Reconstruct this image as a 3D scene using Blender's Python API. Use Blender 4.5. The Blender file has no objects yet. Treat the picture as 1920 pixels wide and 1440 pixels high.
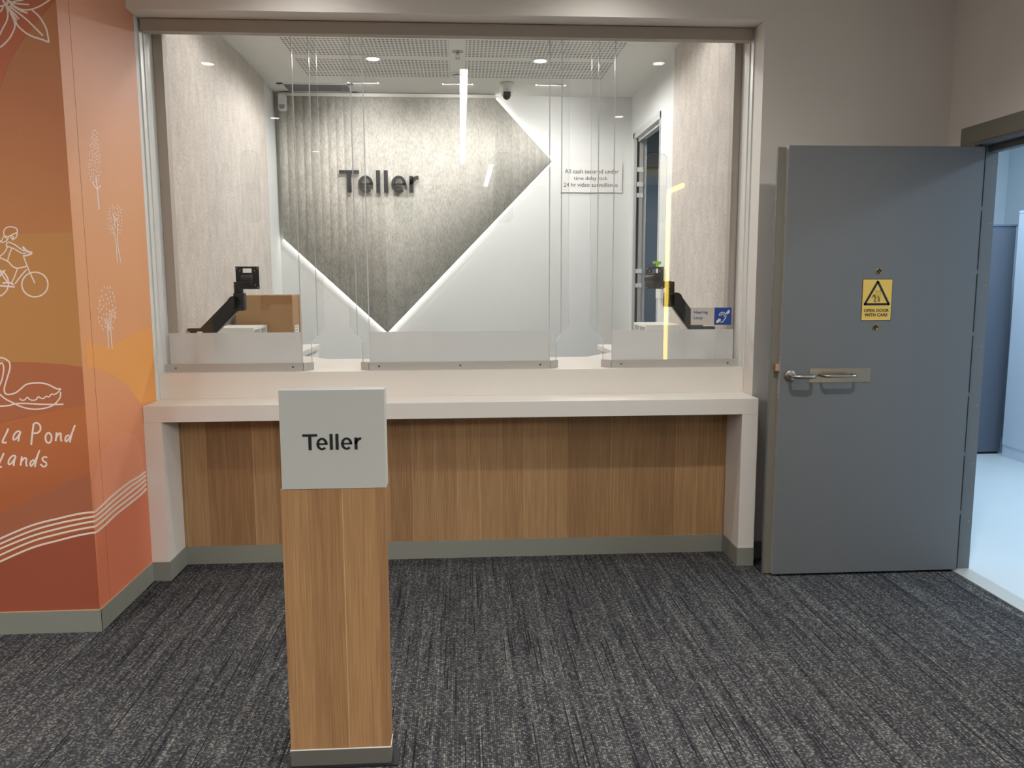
import bpy, bmesh, math, random
from mathutils import Vector, Matrix
random.seed(7)
S = bpy.context.scene
COL = S.collection
PI = math.pi

# ------------------------------------------------------------------ camera
CAM = Vector((-1.47, -3.9391, 1.4375))
YAW, PITCH, ROLL, FPX = -0.0631, -0.1276, -0.0034, 1500.42
_cy, _sy, _cp, _sp = math.cos(YAW), math.sin(YAW), math.cos(PITCH), math.sin(PITCH)
FWD = Vector((-_sy * _cp, _cy * _cp, _sp))
_r = Vector((_cy, _sy, 0)); _u = _r.cross(FWD)
RT = _r * math.cos(ROLL) + _u * math.sin(ROLL)
UP = -_r * math.sin(ROLL) + _u * math.cos(ROLL)
cd = bpy.data.cameras.new('camera'); cam = bpy.data.objects.new('camera', cd); COL.objects.link(cam)
cd.sensor_fit = 'HORIZONTAL'; cd.sensor_width = 36.0; cd.lens = FPX / 1920 * 36.0; cd.clip_start = 0.05; cd.clip_end = 60
m = Matrix.Identity(4)
for i in range(3):
    m[i][0] = RT[i]; m[i][1] = UP[i]; m[i][2] = -FWD[i]; m[i][3] = CAM[i]
cam.matrix_world = m
S.camera = cam

# ------------------------------------------------------------------ world, exposure
w = bpy.data.worlds.new('world'); S.world = w; w.use_nodes = True
w.node_tree.nodes['Background'].inputs[0].default_value = (0.9, 0.95, 1, 1)
w.node_tree.nodes['Background'].inputs[1].default_value = 0.0
S.view_settings.view_transform = 'Standard'; S.view_settings.look = 'None'
S.view_settings.gamma = 1; S.view_settings.use_curve_mapping = False
S.view_settings.exposure = 0.0
try:
    S.cycles.max_bounces = 10; S.cycles.diffuse_bounces = 5; S.cycles.transparent_max_bounces = 24
    S.cycles.caustics_reflective = False; S.cycles.caustics_refractive = False
    S.cycles.sample_clamp_indirect = 4
except Exception:
    pass

# ------------------------------------------------------------------ lamps (all but the corridor lamp sit in fixtures built further down)
def lamp(name, kind, loc, power, color=(1, 1, 1), aim=None, size=0.05, size_y=None, spot=120, blend=0.6):
    d = bpy.data.lights.new(name, kind); o = bpy.data.objects.new(name, d); COL.objects.link(o)
    d.energy = power; d.color = color; o.location = loc
    if kind == 'AREA':
        d.size = size
        if size_y: d.shape = 'RECTANGLE'; d.size_y = size_y
        else: d.shape = 'DISK'
    else:
        d.shadow_soft_size = size
    if kind == 'SPOT':
        d.spot_size = math.radians(spot); d.spot_blend = blend
    v = (Vector(aim) - Vector(loc)) if aim else Vector((0, 0, -1))
    o.rotation_euler = v.to_track_quat('-Z', 'Y').to_euler()
    return o
WARM = (1.0, 0.968, 0.925); NEU = (1.0, 0.98, 0.95); COOL = (0.58, 0.80, 1.0)
LOBZ = 3.0; RMZ = 2.977
ROOM_DL = [(-2.062, 1.92), (-0.893, 1.915), (-2.40, 0.72), (-0.55, 0.72)]  # front pair near the opening is added, hidden above the soffit
for x, y in ROOM_DL:
    lamp('room_downlight_lamp', 'SPOT', (x, y, RMZ - 0.012), 78 if y > 1 else 18, NEU, size=0.04, spot=172, blend=0.35)
SLOT = [(-2.21, 2.594), (-1.476, 2.594), (-0.742, 2.594)]
for x, y in SLOT:
    lamp('wall_washer_lamp', 'AREA', (x, y, RMZ - 0.004), 2.4, NEU, aim=(x, y + 0.3, 2.0), size=0.2, size_y=0.02)
LOBBY_DL = [(-3.27, -1.82), (-0.02, -1.65), (-3.23, -3.75), (0.06, -3.54), (-5.0, -1.9), (-5.0, -3.7), (0.0, -5.6), (-3.2, -5.6), (-2.15, -0.40), (-0.80, -0.40)]  # far-left and rear ones are added for ambient light
for x, y in LOBBY_DL:
    lamp('lobby_downlight_lamp', 'SPOT', (x, y, LOBZ - 0.012), {-1.65: 190, -0.40: 34}.get(y, 112 if x > -1 else 76), WARM, size=0.05, spot=140, blend=1.0)
lamp('store_lamp', 'AREA', (3.0, -1.2, 2.84), 58, COOL, size=0.6, size_y=1.2)
lamp('store_lamp', 'AREA', (2.2, 1.3, 2.84), 40, COOL, size=0.6, size_y=1.2)
for x, y, p in ((-5.4, -3.2, 50), (-5.4, -6.0, 100), (3.5, -5.2, 500), (3.5, -7.0, 370)):  # added fill lamps, placed where the acrylic does not reflect them
    lamp('lobby_fill_lamp', 'AREA', (x, y, LOBZ - 0.05), p, WARM, size=1.1, size_y=1.1)
lamp('corridor_lamp', 'AREA', (0.55, 2.9, 2.84), 9, COOL, size=0.15)  # bare lamp without a fixture, brightens the corridor

# ------------------------------------------------------------------ helpers
def ray(px, py):
    return FWD + RT * (px - 960) / FPX + UP * (720 - py) / FPX
def at(px, py, X=None, Y=None, Z=None):
    d = ray(px, py)
    for a, v in enumerate((X, Y, Z)):
        if v is not None:
            return CAM + d * ((v - CAM[a]) / d[a])
def lin(c):
    return tuple(((v / 255.0) / 12.92 if v / 255.0 <= 0.04045 else ((v / 255.0 + 0.055) / 1.055) ** 2.4) for v in c)
def mat(name, rgb, rough=0.6, metal=0.0, noise=0.0, nscale=8, bump=0.0, bscale=200, spec=0.5):
    m = bpy.data.materials.new(name); m.use_nodes = True
    nt = m.node_tree; b = nt.nodes['Principled BSDF']
    c = lin(rgb)
    b.inputs['Base Color'].default_value = (*c, 1); b.inputs['Roughness'].default_value = rough
    b.inputs['Metallic'].default_value = metal; b.inputs['Specular IOR Level'].default_value = spec
    tc = nt.nodes.new('ShaderNodeTexCoord')
    n = nt.nodes.new('ShaderNodeTexNoise'); n.inputs['Scale'].default_value = nscale; n.inputs['Detail'].default_value = 5
    nt.links.new(tc.outputs['Object'], n.inputs['Vector'])
    mx = nt.nodes.new('ShaderNodeMix'); mx.data_type = 'RGBA'
    k = max(noise, 0.015)
    mx.inputs[6].default_value = (*[v * (1 - k) for v in c], 1); mx.inputs[7].default_value = (*[min(1, v * (1 + k)) for v in c], 1)
    nt.links.new(n.outputs['Fac'], mx.inputs[0]); nt.links.new(mx.outputs[2], b.inputs['Base Color'])
    if bump:
        n2 = nt.nodes.new('ShaderNodeTexNoise'); n2.inputs['Scale'].default_value = bscale
        nt.links.new(tc.outputs['Object'], n2.inputs['Vector'])
        bp = nt.nodes.new('ShaderNodeBump'); bp.inputs['Strength'].default_value = bump; bp.inputs['Distance'].default_value = 0.002
        nt.links.new(n2.outputs['Fac'], bp.inputs['Height']); nt.links.new(bp.outputs[0], b.inputs['Normal'])
    return m
def emis(name, rgb, strength):
    m = bpy.data.materials.new(name); m.use_nodes = True; nt = m.node_tree
    nt.nodes.clear(); e = nt.nodes.new('ShaderNodeEmission'); o = nt.nodes.new('ShaderNodeOutputMaterial')
    e.inputs[0].default_value = (*rgb, 1); e.inputs[1].default_value = strength
    nt.links.new(e.outputs[0], o.inputs[0]); return m

def bm_box(bm, x0, x1, y0, y1, z0, z1, mi=0):
    v = [bm.verts.new(p) for p in ((x0, y0, z0), (x1, y0, z0), (x1, y1, z0), (x0, y1, z0), (x0, y0, z1), (x1, y0, z1), (x1, y1, z1), (x0, y1, z1))]
    for f in ((0, 3, 2, 1), (4, 5, 6, 7), (0, 1, 5, 4), (1, 2, 6, 5), (2, 3, 7, 6), (3, 0, 4, 7)):
        q = bm.faces.new([v[i] for i in f]); q.material_index = mi
    return v
def bm_prism(bm, pts, origin, ex, ey, en, depth, mi=0, side_mi=None):
    """2D polygon pts -> prism. origin + x*ex + y*ey, extruded along en by depth"""
    o, ex, ey, en = Vector(origin), Vector(ex), Vector(ey), Vector(en)
    a = [bm.verts.new(o + ex * p[0] + ey * p[1]) for p in pts]
    b = [bm.verts.new(o + ex * p[0] + ey * p[1] + en * depth) for p in pts]
    f1 = bm.faces.new(a); f2 = bm.faces.new(b[::-1]); f1.material_index = f2.material_index = mi
    n = len(pts)
    for i in range(n):
        q = bm.faces.new((a[i], b[i], b[(i + 1) % n], a[(i + 1) % n])); q.material_index = mi if side_mi is None else side_mi
def bm_cyl(bm, p0, p1, r0, r1=None, seg=24, caps=True, mi=0):
    p0, p1 = Vector(p0), Vector(p1); r1 = r0 if r1 is None else r1
    ax = (p1 - p0).normalized(); t = Vector((0, 0, 1)) if abs(ax.z) < 0.9 else Vector((1, 0, 0))
    u = ax.cross(t).normalized(); v = ax.cross(u)
    A = []; B = []
    for i in range(seg):
        a = 2 * PI * i / seg; d = u * math.cos(a) + v * math.sin(a)
        A.append(bm.verts.new(p0 + d * r0)); B.append(bm.verts.new(p1 + d * r1))
    for i in range(seg):
        f = bm.faces.new((A[i], A[(i + 1) % seg], B[(i + 1) % seg], B[i])); f.smooth = True; f.material_index = mi
    if caps:
        bm.faces.new(A[::-1]).material_index = mi; bm.faces.new(B).material_index = mi
def bm_lathe(bm, c, prof, seg=32, axis='Z', mi=0):
    """prof list of (r,h) along axis"""
    rings = []
    for r, h in prof:
        ring = []
        for i in range(seg):
            a = 2 * PI * i / seg
            if axis == 'Z': p = (c[0] + r * math.cos(a), c[1] + r * math.sin(a), c[2] + h)
            else: p = (c[0] + r * math.cos(a), c[1] + h, c[2] + r * math.sin(a))
            ring.append(bm.verts.new(p))
        rings.append(ring)
    for a, b in zip(rings, rings[1:]):
        for i in range(seg):
            f = bm.faces.new((a[i], a[(i + 1) % seg], b[(i + 1) % seg], b[i])); f.smooth = True; f.material_index = mi
    for rg in (rings[0], rings[-1]):
        try: bm.faces.new(rg).material_index = mi
        except Exception: pass
def bm_tube(bm, pts, r, seg=12, caps=True):
    pts = [Vector(p) for p in pts]; rings = []
    up = None
    for i, p in enumerate(pts):
        t = ((pts[min(i + 1, len(pts) - 1)] - pts[max(i - 1, 0)])).normalized()
        if up is None:
            up = Vector((0, 0, 1)) if abs(t.z) < 0.9 else Vector((1, 0, 0))
        u = (up - t * up.dot(t)).normalized(); v = t.cross(u); up = u
        rr = r[i] if isinstance(r, (list, tuple)) else r
        rings.append([bm.verts.new(p + (u * math.cos(2 * PI * k / seg) + v * math.sin(2 * PI * k / seg)) * rr) for k in range(seg)])
    for a, b in zip(rings, rings[1:]):
        for k in range(seg):
            f = bm.faces.new((a[k], a[(k + 1) % seg], b[(k + 1) % seg], b[k])); f.smooth = True
    if caps: bm.faces.new(rings[0][::-1]); bm.faces.new(rings[-1])

def obj(name, bm, mats, parent=None, bevel=0.0, label=None, base=None, smooth=False):
    bmesh.ops.recalc_face_normals(bm, faces=bm.faces[:])
    me = bpy.data.meshes.new(name)
    off = Vector(base) if base else (parent.location if parent else Vector((0, 0, 0)))
    if parent or base:
        for v in bm.verts: v.co -= off
    bm.to_mesh(me); bm.free()
    for q in (mats if isinstance(mats, (list, tuple)) else [mats]): me.materials.append(q)
    o = bpy.data.objects.new(name, me); COL.objects.link(o)
    if parent: o.parent = parent
    elif base: o.location = off
    if bevel:
        b = o.modifiers.new('bevel', 'BEVEL'); b.width = bevel; b.segments = 2; b.limit_method = 'ANGLE'
    if label: o['label'] = label
    return o
def sub(name, bm, mats, part, bevel=0.0, label=None):
    """child of a part; part has location 0 relative to its thing"""
    root = part.parent
    off = (root.location if root else part.location)
    bmesh.ops.recalc_face_normals(bm, faces=bm.faces[:])
    me = bpy.data.meshes.new(name)
    for v in bm.verts: v.co -= off
    bm.to_mesh(me); bm.free()
    for q in (mats if isinstance(mats, (list, tuple)) else [mats]): me.materials.append(q)
    o = bpy.data.objects.new(name, me); COL.objects.link(o); o.parent = part
    if bevel:
        b = o.modifiers.new('bevel', 'BEVEL'); b.width = bevel; b.segments = 2; b.limit_method = 'ANGLE'
    if label: o['label'] = label
    return o
def thing(name, label, cat, loc, group=None):
    o = bpy.data.objects.new(name, None); COL.objects.link(o); o.location = loc
    o.empty_display_size = 0.1
    o['label'] = label; o['category'] = cat
    if group: o['group'] = group
    return o
def tag(o, label, cat, group=None):
    o['label'] = label; o['category'] = cat
    if group: o['group'] = group
    return o
def struct(o, label=None):
    o['kind'] = 'structure'
    if label: o['label'] = label
    return o
def B(*a):
    bm = bmesh.new(); bm_box(bm, *a); return bm
def copy_tree(o, parent=None):
    c = o.copy(); COL.objects.link(c)
    if parent: c.parent = parent
    for ch in list(o.children): copy_tree(ch, c)
    return c

# ------------------------------------------------------------------ materials
M = {}
M['wall'] = mat('lobby white paint', (226, 221, 214), 0.75)
M['rear_wall'] = mat('mid grey lobby paint', (128, 124, 120), 0.8)
M['room_wall'] = mat('teller room white paint', (216, 217, 215), 0.75)
M['solid'] = mat('white laminate', (222, 217, 209), 0.42)
M['sign_white'] = mat('sign white', (174, 175, 169), 0.5)
M['taupe'] = mat('shaded felt end', (176, 167, 157), 0.6)  # for the unlit felt ends, their shade is in the colour
M['track'] = mat('shutter box paint', (168, 158, 146), 0.5)
M['alu'] = mat('brushed aluminium', (186, 184, 178), 0.45, 0.25)
M['steel'] = mat('satin stainless steel', (172, 165, 152), 0.32, 1.0, noise=0.05, nscale=60)
M['skirt'] = mat('grey skirting', (133, 134, 124), 0.5)
M['door'] = mat('grey door paint', (106, 108, 109), 0.55)
M['frame'] = mat('grey door frame paint', (125, 121, 110), 0.5)
M['black'] = mat('black plastic', (20, 20, 22), 0.55)
M['blackgloss'] = mat('black gloss', (14, 14, 16), 0.25)
M['ink'] = mat('black lettering', (22, 23, 26), 0.5)
M['letter'] = mat('dark grey raised lettering', (40, 41, 43), 0.5)
M['dark'] = mat('dark gap', (22, 22, 24), 0.8)
M['card'] = mat('brown cardboard', (168, 132, 94), 0.85, noise=0.06, nscale=14)
M['cardlight'] = mat('pale cardboard flap', (186, 160, 130), 0.85, noise=0.04)
M['tape'] = mat('brown packing tape', (158, 118, 80), 0.3)
M['paper'] = mat('white label paper', (225, 222, 216), 0.8)
M['white_plastic'] = mat('white plastic', (222, 222, 218), 0.4)
M['grey_plastic'] = mat('grey plastic', (140, 142, 144), 0.4)
M['melamine'] = mat('white melamine', (228, 228, 222), 0.5)
M['green'] = mat('green plastic', (150, 200, 40), 0.4)
M['brass'] = mat('brass', (150, 120, 70), 0.35, 1.0)
M['copper'] = mat('copper bolt', (205, 165, 140), 0.4, 0.5)
M['yellow'] = mat('yellow sign', (222, 186, 88), 0.6)
M['blue'] = mat('blue sign', (32, 72, 148), 0.5)
M['signplate'] = mat('pale sign plate', (205, 198, 188), 0.5)
M['navy'] = mat('dark blue laminate', (92, 97, 108), 0.6)
M['cabinet'] = mat('white cabinet', (214, 222, 232), 0.5)
M['storewall'] = mat('store room wall', (205, 212, 216), 0.8)
M['vinylfloor'] = mat('pale store floor', (200, 206, 208), 0.45, noise=0.05, nscale=3)
M['greywall'] = mat('grey corridor wall', (150, 158, 164), 0.8)
M['art'] = mat('pale mural line', (234, 212, 198), 0.6)
M['disk'] = emis('downlight glow', (1, 0.95, 0.88), 14)
M['led'] = emis('led strip glow', (1, 0.97, 0.92), 3.6)
M['tube'] = emis('linear light glow', (1, 0.98, 1.0), 14)
M['yellow_led'] = emis('yellow led glow', (1, 0.70, 0.12), 13)
M['panel_light'] = emis('cool panel light', (0.75, 0.88, 1), 5)

def acrylic(name, tint, refl=1.0, rough=0.0):
    m = bpy.data.materials.new(name); m.use_nodes = True; nt = m.node_tree; nt.nodes.clear()
    o = nt.nodes.new('ShaderNodeOutputMaterial'); mx = nt.nodes.new('ShaderNodeMixShader')
    t = nt.nodes.new('ShaderNodeBsdfTransparent'); g = nt.nodes.new('ShaderNodeBsdfGlossy'); ge = nt.nodes.new('ShaderNodeNewGeometry')
    t.inputs[0].default_value = (*tint, 1); g.inputs['Roughness'].default_value = rough
    # Schlick reflectance of one face of the sheet, equal from both sides
    dt = nt.nodes.new('ShaderNodeVectorMath'); dt.operation = 'DOT_PRODUCT'
    nt.links.new(ge.outputs['Incoming'], dt.inputs[0]); nt.links.new(ge.outputs['Normal'], dt.inputs[1])
    def mth(op, a, b=None):
        q = nt.nodes.new('ShaderNodeMath'); q.operation = op
        for i, v in enumerate((a, b)):
            if v is None: continue
            if isinstance(v, (int, float)): q.inputs[i].default_value = v
            else: nt.links.new(v, q.inputs[i])
        return q.outputs[0]
    sch = mth('ADD', mth('MULTIPLY', mth('POWER', mth('SUBTRACT', 1.0, mth('ABSOLUTE', dt.outputs['Value'])), 5.0), 0.96), 0.039)
    nt.links.new(sch, mx.inputs[0]); nt.links.new(t.outputs[0], mx.inputs[1]); nt.links.new(g.outputs[0], mx.inputs[2])
    nt.links.new(mx.outputs[0], o.inputs[0]); return m
M['clear'] = acrylic('clear acrylic', (0.985, 0.99, 0.988))
def edge_mat():
    m = bpy.data.materials.new('acrylic edge'); m.use_nodes = True; nt = m.node_tree; nt.nodes.clear()
    o = nt.nodes.new('ShaderNodeOutputMaterial'); mx = nt.nodes.new('ShaderNodeMixShader')
    t = nt.nodes.new('ShaderNodeBsdfTransparent'); g = nt.nodes.new('ShaderNodeBsdfPrincipled')
    g.inputs['Base Color'].default_value = (0.9, 0.9, 0.92, 1); g.inputs['Roughness'].default_value = 0.15
    t.inputs[0].default_value = (0.8, 0.8, 0.84, 1); mx.inputs[0].default_value = 0.75
    nt.links.new(t.outputs[0], mx.inputs[1]); nt.links.new(g.outputs[0], mx.inputs[2]); nt.links.new(mx.outputs[0], o.inputs[0]); return m
M['edge'] = edge_mat()
def frost_mat():
    m = bpy.data.materials.new('frosted film'); m.use_nodes = True; nt = m.node_tree; nt.nodes.clear()
    o = nt.nodes.new('ShaderNodeOutputMaterial')
    d = nt.nodes.new('ShaderNodeBsdfDiffuse'); tr = nt.nodes.new('ShaderNodeBsdfTranslucent'); rf = nt.nodes.new('ShaderNodeBsdfRefraction')
    d.inputs[0].default_value = (0.95, 0.95, 0.94, 1); tr.inputs[0].default_value = (1.0, 1.0, 1.0, 1)
    rf.inputs['Color'].default_value = (0.92, 0.92, 0.92, 1); rf.inputs['Roughness'].default_value = 0.32; rf.inputs['IOR'].default_value = 1.25
    a = nt.nodes.new('ShaderNodeMixShader'); b = nt.nodes.new('ShaderNodeMixShader')
    a.inputs[0].default_value = 0.5; b.inputs[0].default_value = 0.30
    nt.links.new(d.outputs[0], a.inputs[1]); nt.links.new(tr.outputs[0], a.inputs[2])
    nt.links.new(a.outputs[0], b.inputs[1]); nt.links.new(rf.outputs[0], b.inputs[2]); nt.links.new(b.outputs[0], o.inputs[0]); return m
M['frost'] = frost_mat()

class NT:
    def __init__(s, name, rough=0.6):
        s.m = bpy.data.materials.new(name); s.m.use_nodes = True; s.nt = s.m.node_tree; s.b = s.nt.nodes['Principled BSDF']
        s.b.inputs['Roughness'].default_value = rough
        s.tc = s.nt.nodes.new('ShaderNodeTexCoord')
    def n(s, t, **k):
        q = s.nt.nodes.new(t)
        for a, v in k.items(): setattr(q, a, v)
        return q
    def l(s, a, b): s.nt.links.new(a, b)
    def pos(s):
        g = s.n('ShaderNodeNewGeometry'); return g.outputs['Position']
    def mapv(s, vec, scale):
        q = s.n('ShaderNodeMapping'); q.inputs['Scale'].default_value = scale; s.l(vec, q.inputs[0]); return q.outputs[0]
    def noise(s, vec, scale=1, detail=4, rough=0.5):
        q = s.n('ShaderNodeTexNoise'); q.inputs['Scale'].default_value = scale; q.inputs['Detail'].default_value = detail
        q.inputs['Roughness'].default_value = rough; s.l(vec, q.inputs['Vector']); return q.outputs['Fac']
    def ramp(s, fac, stops):
        q = s.n('ShaderNodeValToRGB'); e = q.color_ramp.elements
        e[0].position, e[0].color = stops[0][0], (*stops[0][1], 1); e[1].position, e[1].color = stops[-1][0], (*stops[-1][1], 1)
        for p, c in stops[1:-1]:
            x = e.new(p); x.color = (*c, 1)
        s.l(fac, q.inputs[0]); return q.outputs[0]
    def math(s, op, a, b=None, c=None):
        q = s.n('ShaderNodeMath', operation=op)
        for i, v in enumerate((a, b, c)):
            if v is None: continue
            if isinstance(v, (int, float)): q.inputs[i].default_value = v
            else: s.l(v, q.inputs[i])
        return q.outputs[0]
    def mix(s, fac, a, b, mode='MIX'):
        q = s.n('ShaderNodeMix', data_type='RGBA', blend_type=mode)
        for i, v in ((0, fac), (6, a), (7, b)):
            if isinstance(v, (int, float)): q.inputs[i].default_value = v
            elif isinstance(v, tuple): q.inputs[i].default_value = (*v, 1)
            else: s.l(v, q.inputs[i])
        return q.outputs[2]
    def bump(s, h, strength, dist=0.002):
        q = s.n('ShaderNodeBump'); q.inputs['Strength'].default_value = strength; q.inputs['Distance'].default_value = dist
        s.l(h, q.inputs['Height']); s.l(q.outputs[0], s.b.inputs['Normal'])

def wood(name, plank=0.115, seed=0.0, dark=(136, 102, 68), light=(184, 146, 103)):
    t = NT(name, 0.5); P = t.pos()
    sp = t.n('ShaderNodeSeparateXYZ'); t.l(P, sp.inputs[0])
    xs = t.math('ADD', sp.outputs[0], 10.0 + seed)
    xw = t.math('ADD', xs, t.math('MULTIPLY', t.noise(t.mapv(P, (3, 3, 0.35)), 1, 2), 0.02))
    cell = t.math('FLOOR', t.math('DIVIDE', xw, plank))
    wn = t.n('ShaderNodeTexWhiteNoise', noise_dimensions='1D'); t.l(cell, wn.inputs['W'])
    cb = t.n('ShaderNodeCombineXYZ'); t.l(t.math('MULTIPLY', wn.outputs[0], 7.0), cb.inputs[2])
    va = t.n('ShaderNodeVectorMath', operation='ADD'); t.l(P, va.inputs[0]); t.l(cb.outputs[0], va.inputs[1])
    V = va.outputs[0]
    fine = t.noise(t.mapv(V, (420, 420, 4)), 1, 3, 0.7)
    mid = t.noise(t.mapv(V, (38, 38, 1.1)), 1, 4, 0.6)
    dist = t.noise(t.mapv(V, (9, 9, 0.8)), 1, 2)
    wv = t.math('SINE', t.math('MULTIPLY', t.math('ADD', dist, t.math('MULTIPLY', mid, 0.12)), 60.0))
    wv = t.math('MULTIPLY_ADD', wv, 0.5, 0.5)
    f = t.math('ADD', t.math('ADD', t.math('MULTIPLY', fine, 0.78), t.math('MULTIPLY', mid, 0.20)), t.math('MULTIPLY', wv, 0.04))
    f = t.math('ADD', f, t.math('MULTIPLY', t.math('SUBTRACT', wn.outputs[0], 0.5), 0.20))
    col = t.ramp(f, [(0.33, lin(dark)), (0.52, lin(tuple((a + b) / 2 for a, b in zip(dark, light)))), (0.72, lin(light))])
    fr = t.math('FRACT', t.math('DIVIDE', xw, plank))
    line = t.math('LESS_THAN', fr, 0.022)
    on = t.math('MULTIPLY', line, t.math('GREATER_THAN', wn.outputs[0], 0.55))
    col = t.mix(t.math('MULTIPLY', on, 0.5), col, lin((208, 170, 126)))
    t.l(col, t.b.inputs['Base Color']); t.bump(fine, 0.15, 0.001)
    return t.m
M['wood'] = wood('oak laminate planks')
M['wood2'] = wood('oak laminate column', 0.098, 3.37, (128, 94, 60), (170, 131, 90))

def carpet():
    t = NT('striped charcoal carpet', 0.95); P = t.pos(); t.b.inputs['Specular IOR Level'].default_value = 0.1
    sp = t.n('ShaderNodeSeparateXYZ'); t.l(P, sp.inputs[0])
    rows = t.math('FLOOR', t.math('MULTIPLY', sp.outputs[0], 150.0))
    wn = t.n('ShaderNodeTexWhiteNoise', noise_dimensions='1D'); t.l(rows, wn.inputs['W'])
    cb = t.n('ShaderNodeCombineXYZ'); t.l(rows, cb.inputs[0])
    t.l(t.math('MULTIPLY_ADD', wn.outputs[0], 20.0, t.math('MULTIPLY', sp.outputs[1], 1.6)), cb.inputs[1])
    streak = t.noise(cb.outputs[0], 1, 3, 0.6)
    cb2 = t.n('ShaderNodeCombineXYZ'); t.l(rows, cb2.inputs[0]); t.l(t.math('FLOOR', t.math('MULTIPLY', sp.outputs[1], 170.0)), cb2.inputs[1])
    w2 = t.n('ShaderNodeTexWhiteNoise', noise_dimensions='2D'); t.l(cb2.outputs[0], w2.inputs['Vector'])
    speck = w2.outputs[0]
    broad = t.noise(t.mapv(P, (34, 0.8, 1)), 1, 3, 0.6)
    v = t.math('ADD', t.math('MULTIPLY', streak, 0.50), t.math('MULTIPLY', t.math('POWER', speck, 2.5), 0.28))
    v = t.math('ADD', v, t.math('MULTIPLY', broad, 0.34))
    col = t.ramp(v, [(0.32, lin((34, 34, 38))), (0.48, lin((66, 66, 68))), (0.62, lin((98, 98, 97))), (0.88, lin((158, 156, 144)))])
    fr = t.math('FRACT', t.math('MULTIPLY', sp.outputs[0], 150.0))
    gap = t.math('LESS_THAN', fr, 0.2)
    rows2 = t.math('FLOOR', t.math('MULTIPLY', sp.outputs[0], 95.0))
    cg = t.n('ShaderNodeCombineXYZ'); t.l(t.math('MULTIPLY', rows2, 7.3), cg.inputs[0]); t.l(t.math('MULTIPLY', sp.outputs[1], 0.9), cg.inputs[1])
    gl = t.math('GREATER_THAN', t.noise(cg.outputs[0], 1.7, 1), 0.63)
    gl = t.math('MULTIPLY', gl, t.math('LESS_THAN', t.math('FRACT', t.math('MULTIPLY', sp.outputs[0], 95.0)), 0.45))
    col = t.mix(t.math('MULTIPLY', gap, 0.65), col, lin((20, 20, 24)))
    col = t.mix(t.math('MULTIPLY', gl, 0.8), col, lin((22, 22, 27)))
    t.l(col, t.b.inputs['Base Color']); t.bump(v, 0.5, 0.004)
    return t.m
M['carpet'] = carpet()

def felt(name, c1, c2, sc=(60, 60, 24), bump=0.3):
    t = NT(name, 0.95); P = t.pos(); t.b.inputs['Specular IOR Level'].default_value = 0.1
    a = t.noise(t.mapv(P, sc), 1, 6, 0.7); b = t.noise(t.mapv(P, (14, 14, 8)), 1, 4, 0.6)
    f = t.math('ADD', t.math('MULTIPLY', a, 0.7), t.math('MULTIPLY', b, 0.3))
    t.l(t.ramp(f, [(0.34, lin(c1)), (0.5, lin(tuple((x + y) / 2 for x, y in zip(c1, c2)))), (0.68, lin(c2))]), t.b.inputs['Base Color']); t.bump(a, bump, 0.002)
    return t.m
M['felt'] = felt('marbled acoustic felt', (172, 164, 156), (224, 217, 210), (110, 110, 60))
M['felt_back'] = felt('ribbed acoustic felt', (160, 157, 149), (214, 211, 202), (70, 70, 30))

def perforated():
    t = NT('perforated ceiling board', 0.8); P = t.pos()
    sp = t.n('ShaderNodeSeparateXYZ'); t.l(P, sp.inputs[0]); x, y = sp.outputs[0], sp.outputs[1]
    def between(v, a, b): return t.math('MULTIPLY', t.math('GREATER_THAN', v, a), t.math('LESS_THAN', v, b))
    fx = t.math('FRACT', t.math('MULTIPLY', t.math('ADD', x, 2.6), 37.5)); fy = t.math('FRACT', t.math('MULTIPLY', t.math('SUBTRACT', y, 1.46), 25.0))
    fy2 = t.math('FRACT', t.math('MULTIPLY', t.math('SUBTRACT', y, 1.945), 22.6))
    inx = t.math('ADD', between(x, -2.6, -1.53), between(x, -1.42, -0.36))
    s1 = t.math('MULTIPLY', between(y, 1.46, 1.86), t.math('LESS_THAN', fy, 0.40))
    s2 = t.math('MULTIPLY', between(y, 1.945, 2.43), t.math('LESS_THAN', fy2, 0.40))
    hole = t.math('MULTIPLY', t.math('MULTIPLY', inx, t.math('LESS_THAN', fx, 0.62)), t.math('ADD', s1, s2))
    t.l(t.mix(hole, lin((222, 220, 214)), lin((86, 84, 82))), t.b.inputs['Base Color'])
    return t.m
M['perf'] = perforated()

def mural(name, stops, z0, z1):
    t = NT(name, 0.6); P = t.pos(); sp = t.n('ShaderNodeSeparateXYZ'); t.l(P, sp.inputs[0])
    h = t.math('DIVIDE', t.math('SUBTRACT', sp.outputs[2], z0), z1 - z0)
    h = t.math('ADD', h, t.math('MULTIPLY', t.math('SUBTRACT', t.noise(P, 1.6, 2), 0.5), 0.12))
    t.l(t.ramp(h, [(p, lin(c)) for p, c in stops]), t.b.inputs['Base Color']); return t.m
# ------------------------------------------------------------------ key dimensions
XL, ZS, YC, ZC = -2.9786, 2.6765, -0.0982, 0.8574
YL, ZE = 0.1304, 0.9877
YOF = -0.6636           # mural wall facing the lobby
XWALL = 0.949           # lobby right wall
YB = 2.998; RXL, RXR = -2.953, -0.019   # faces of the felt in the teller room
WT = 0.36               # thickness of the wall with the opening
ZB = 0.0929
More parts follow.
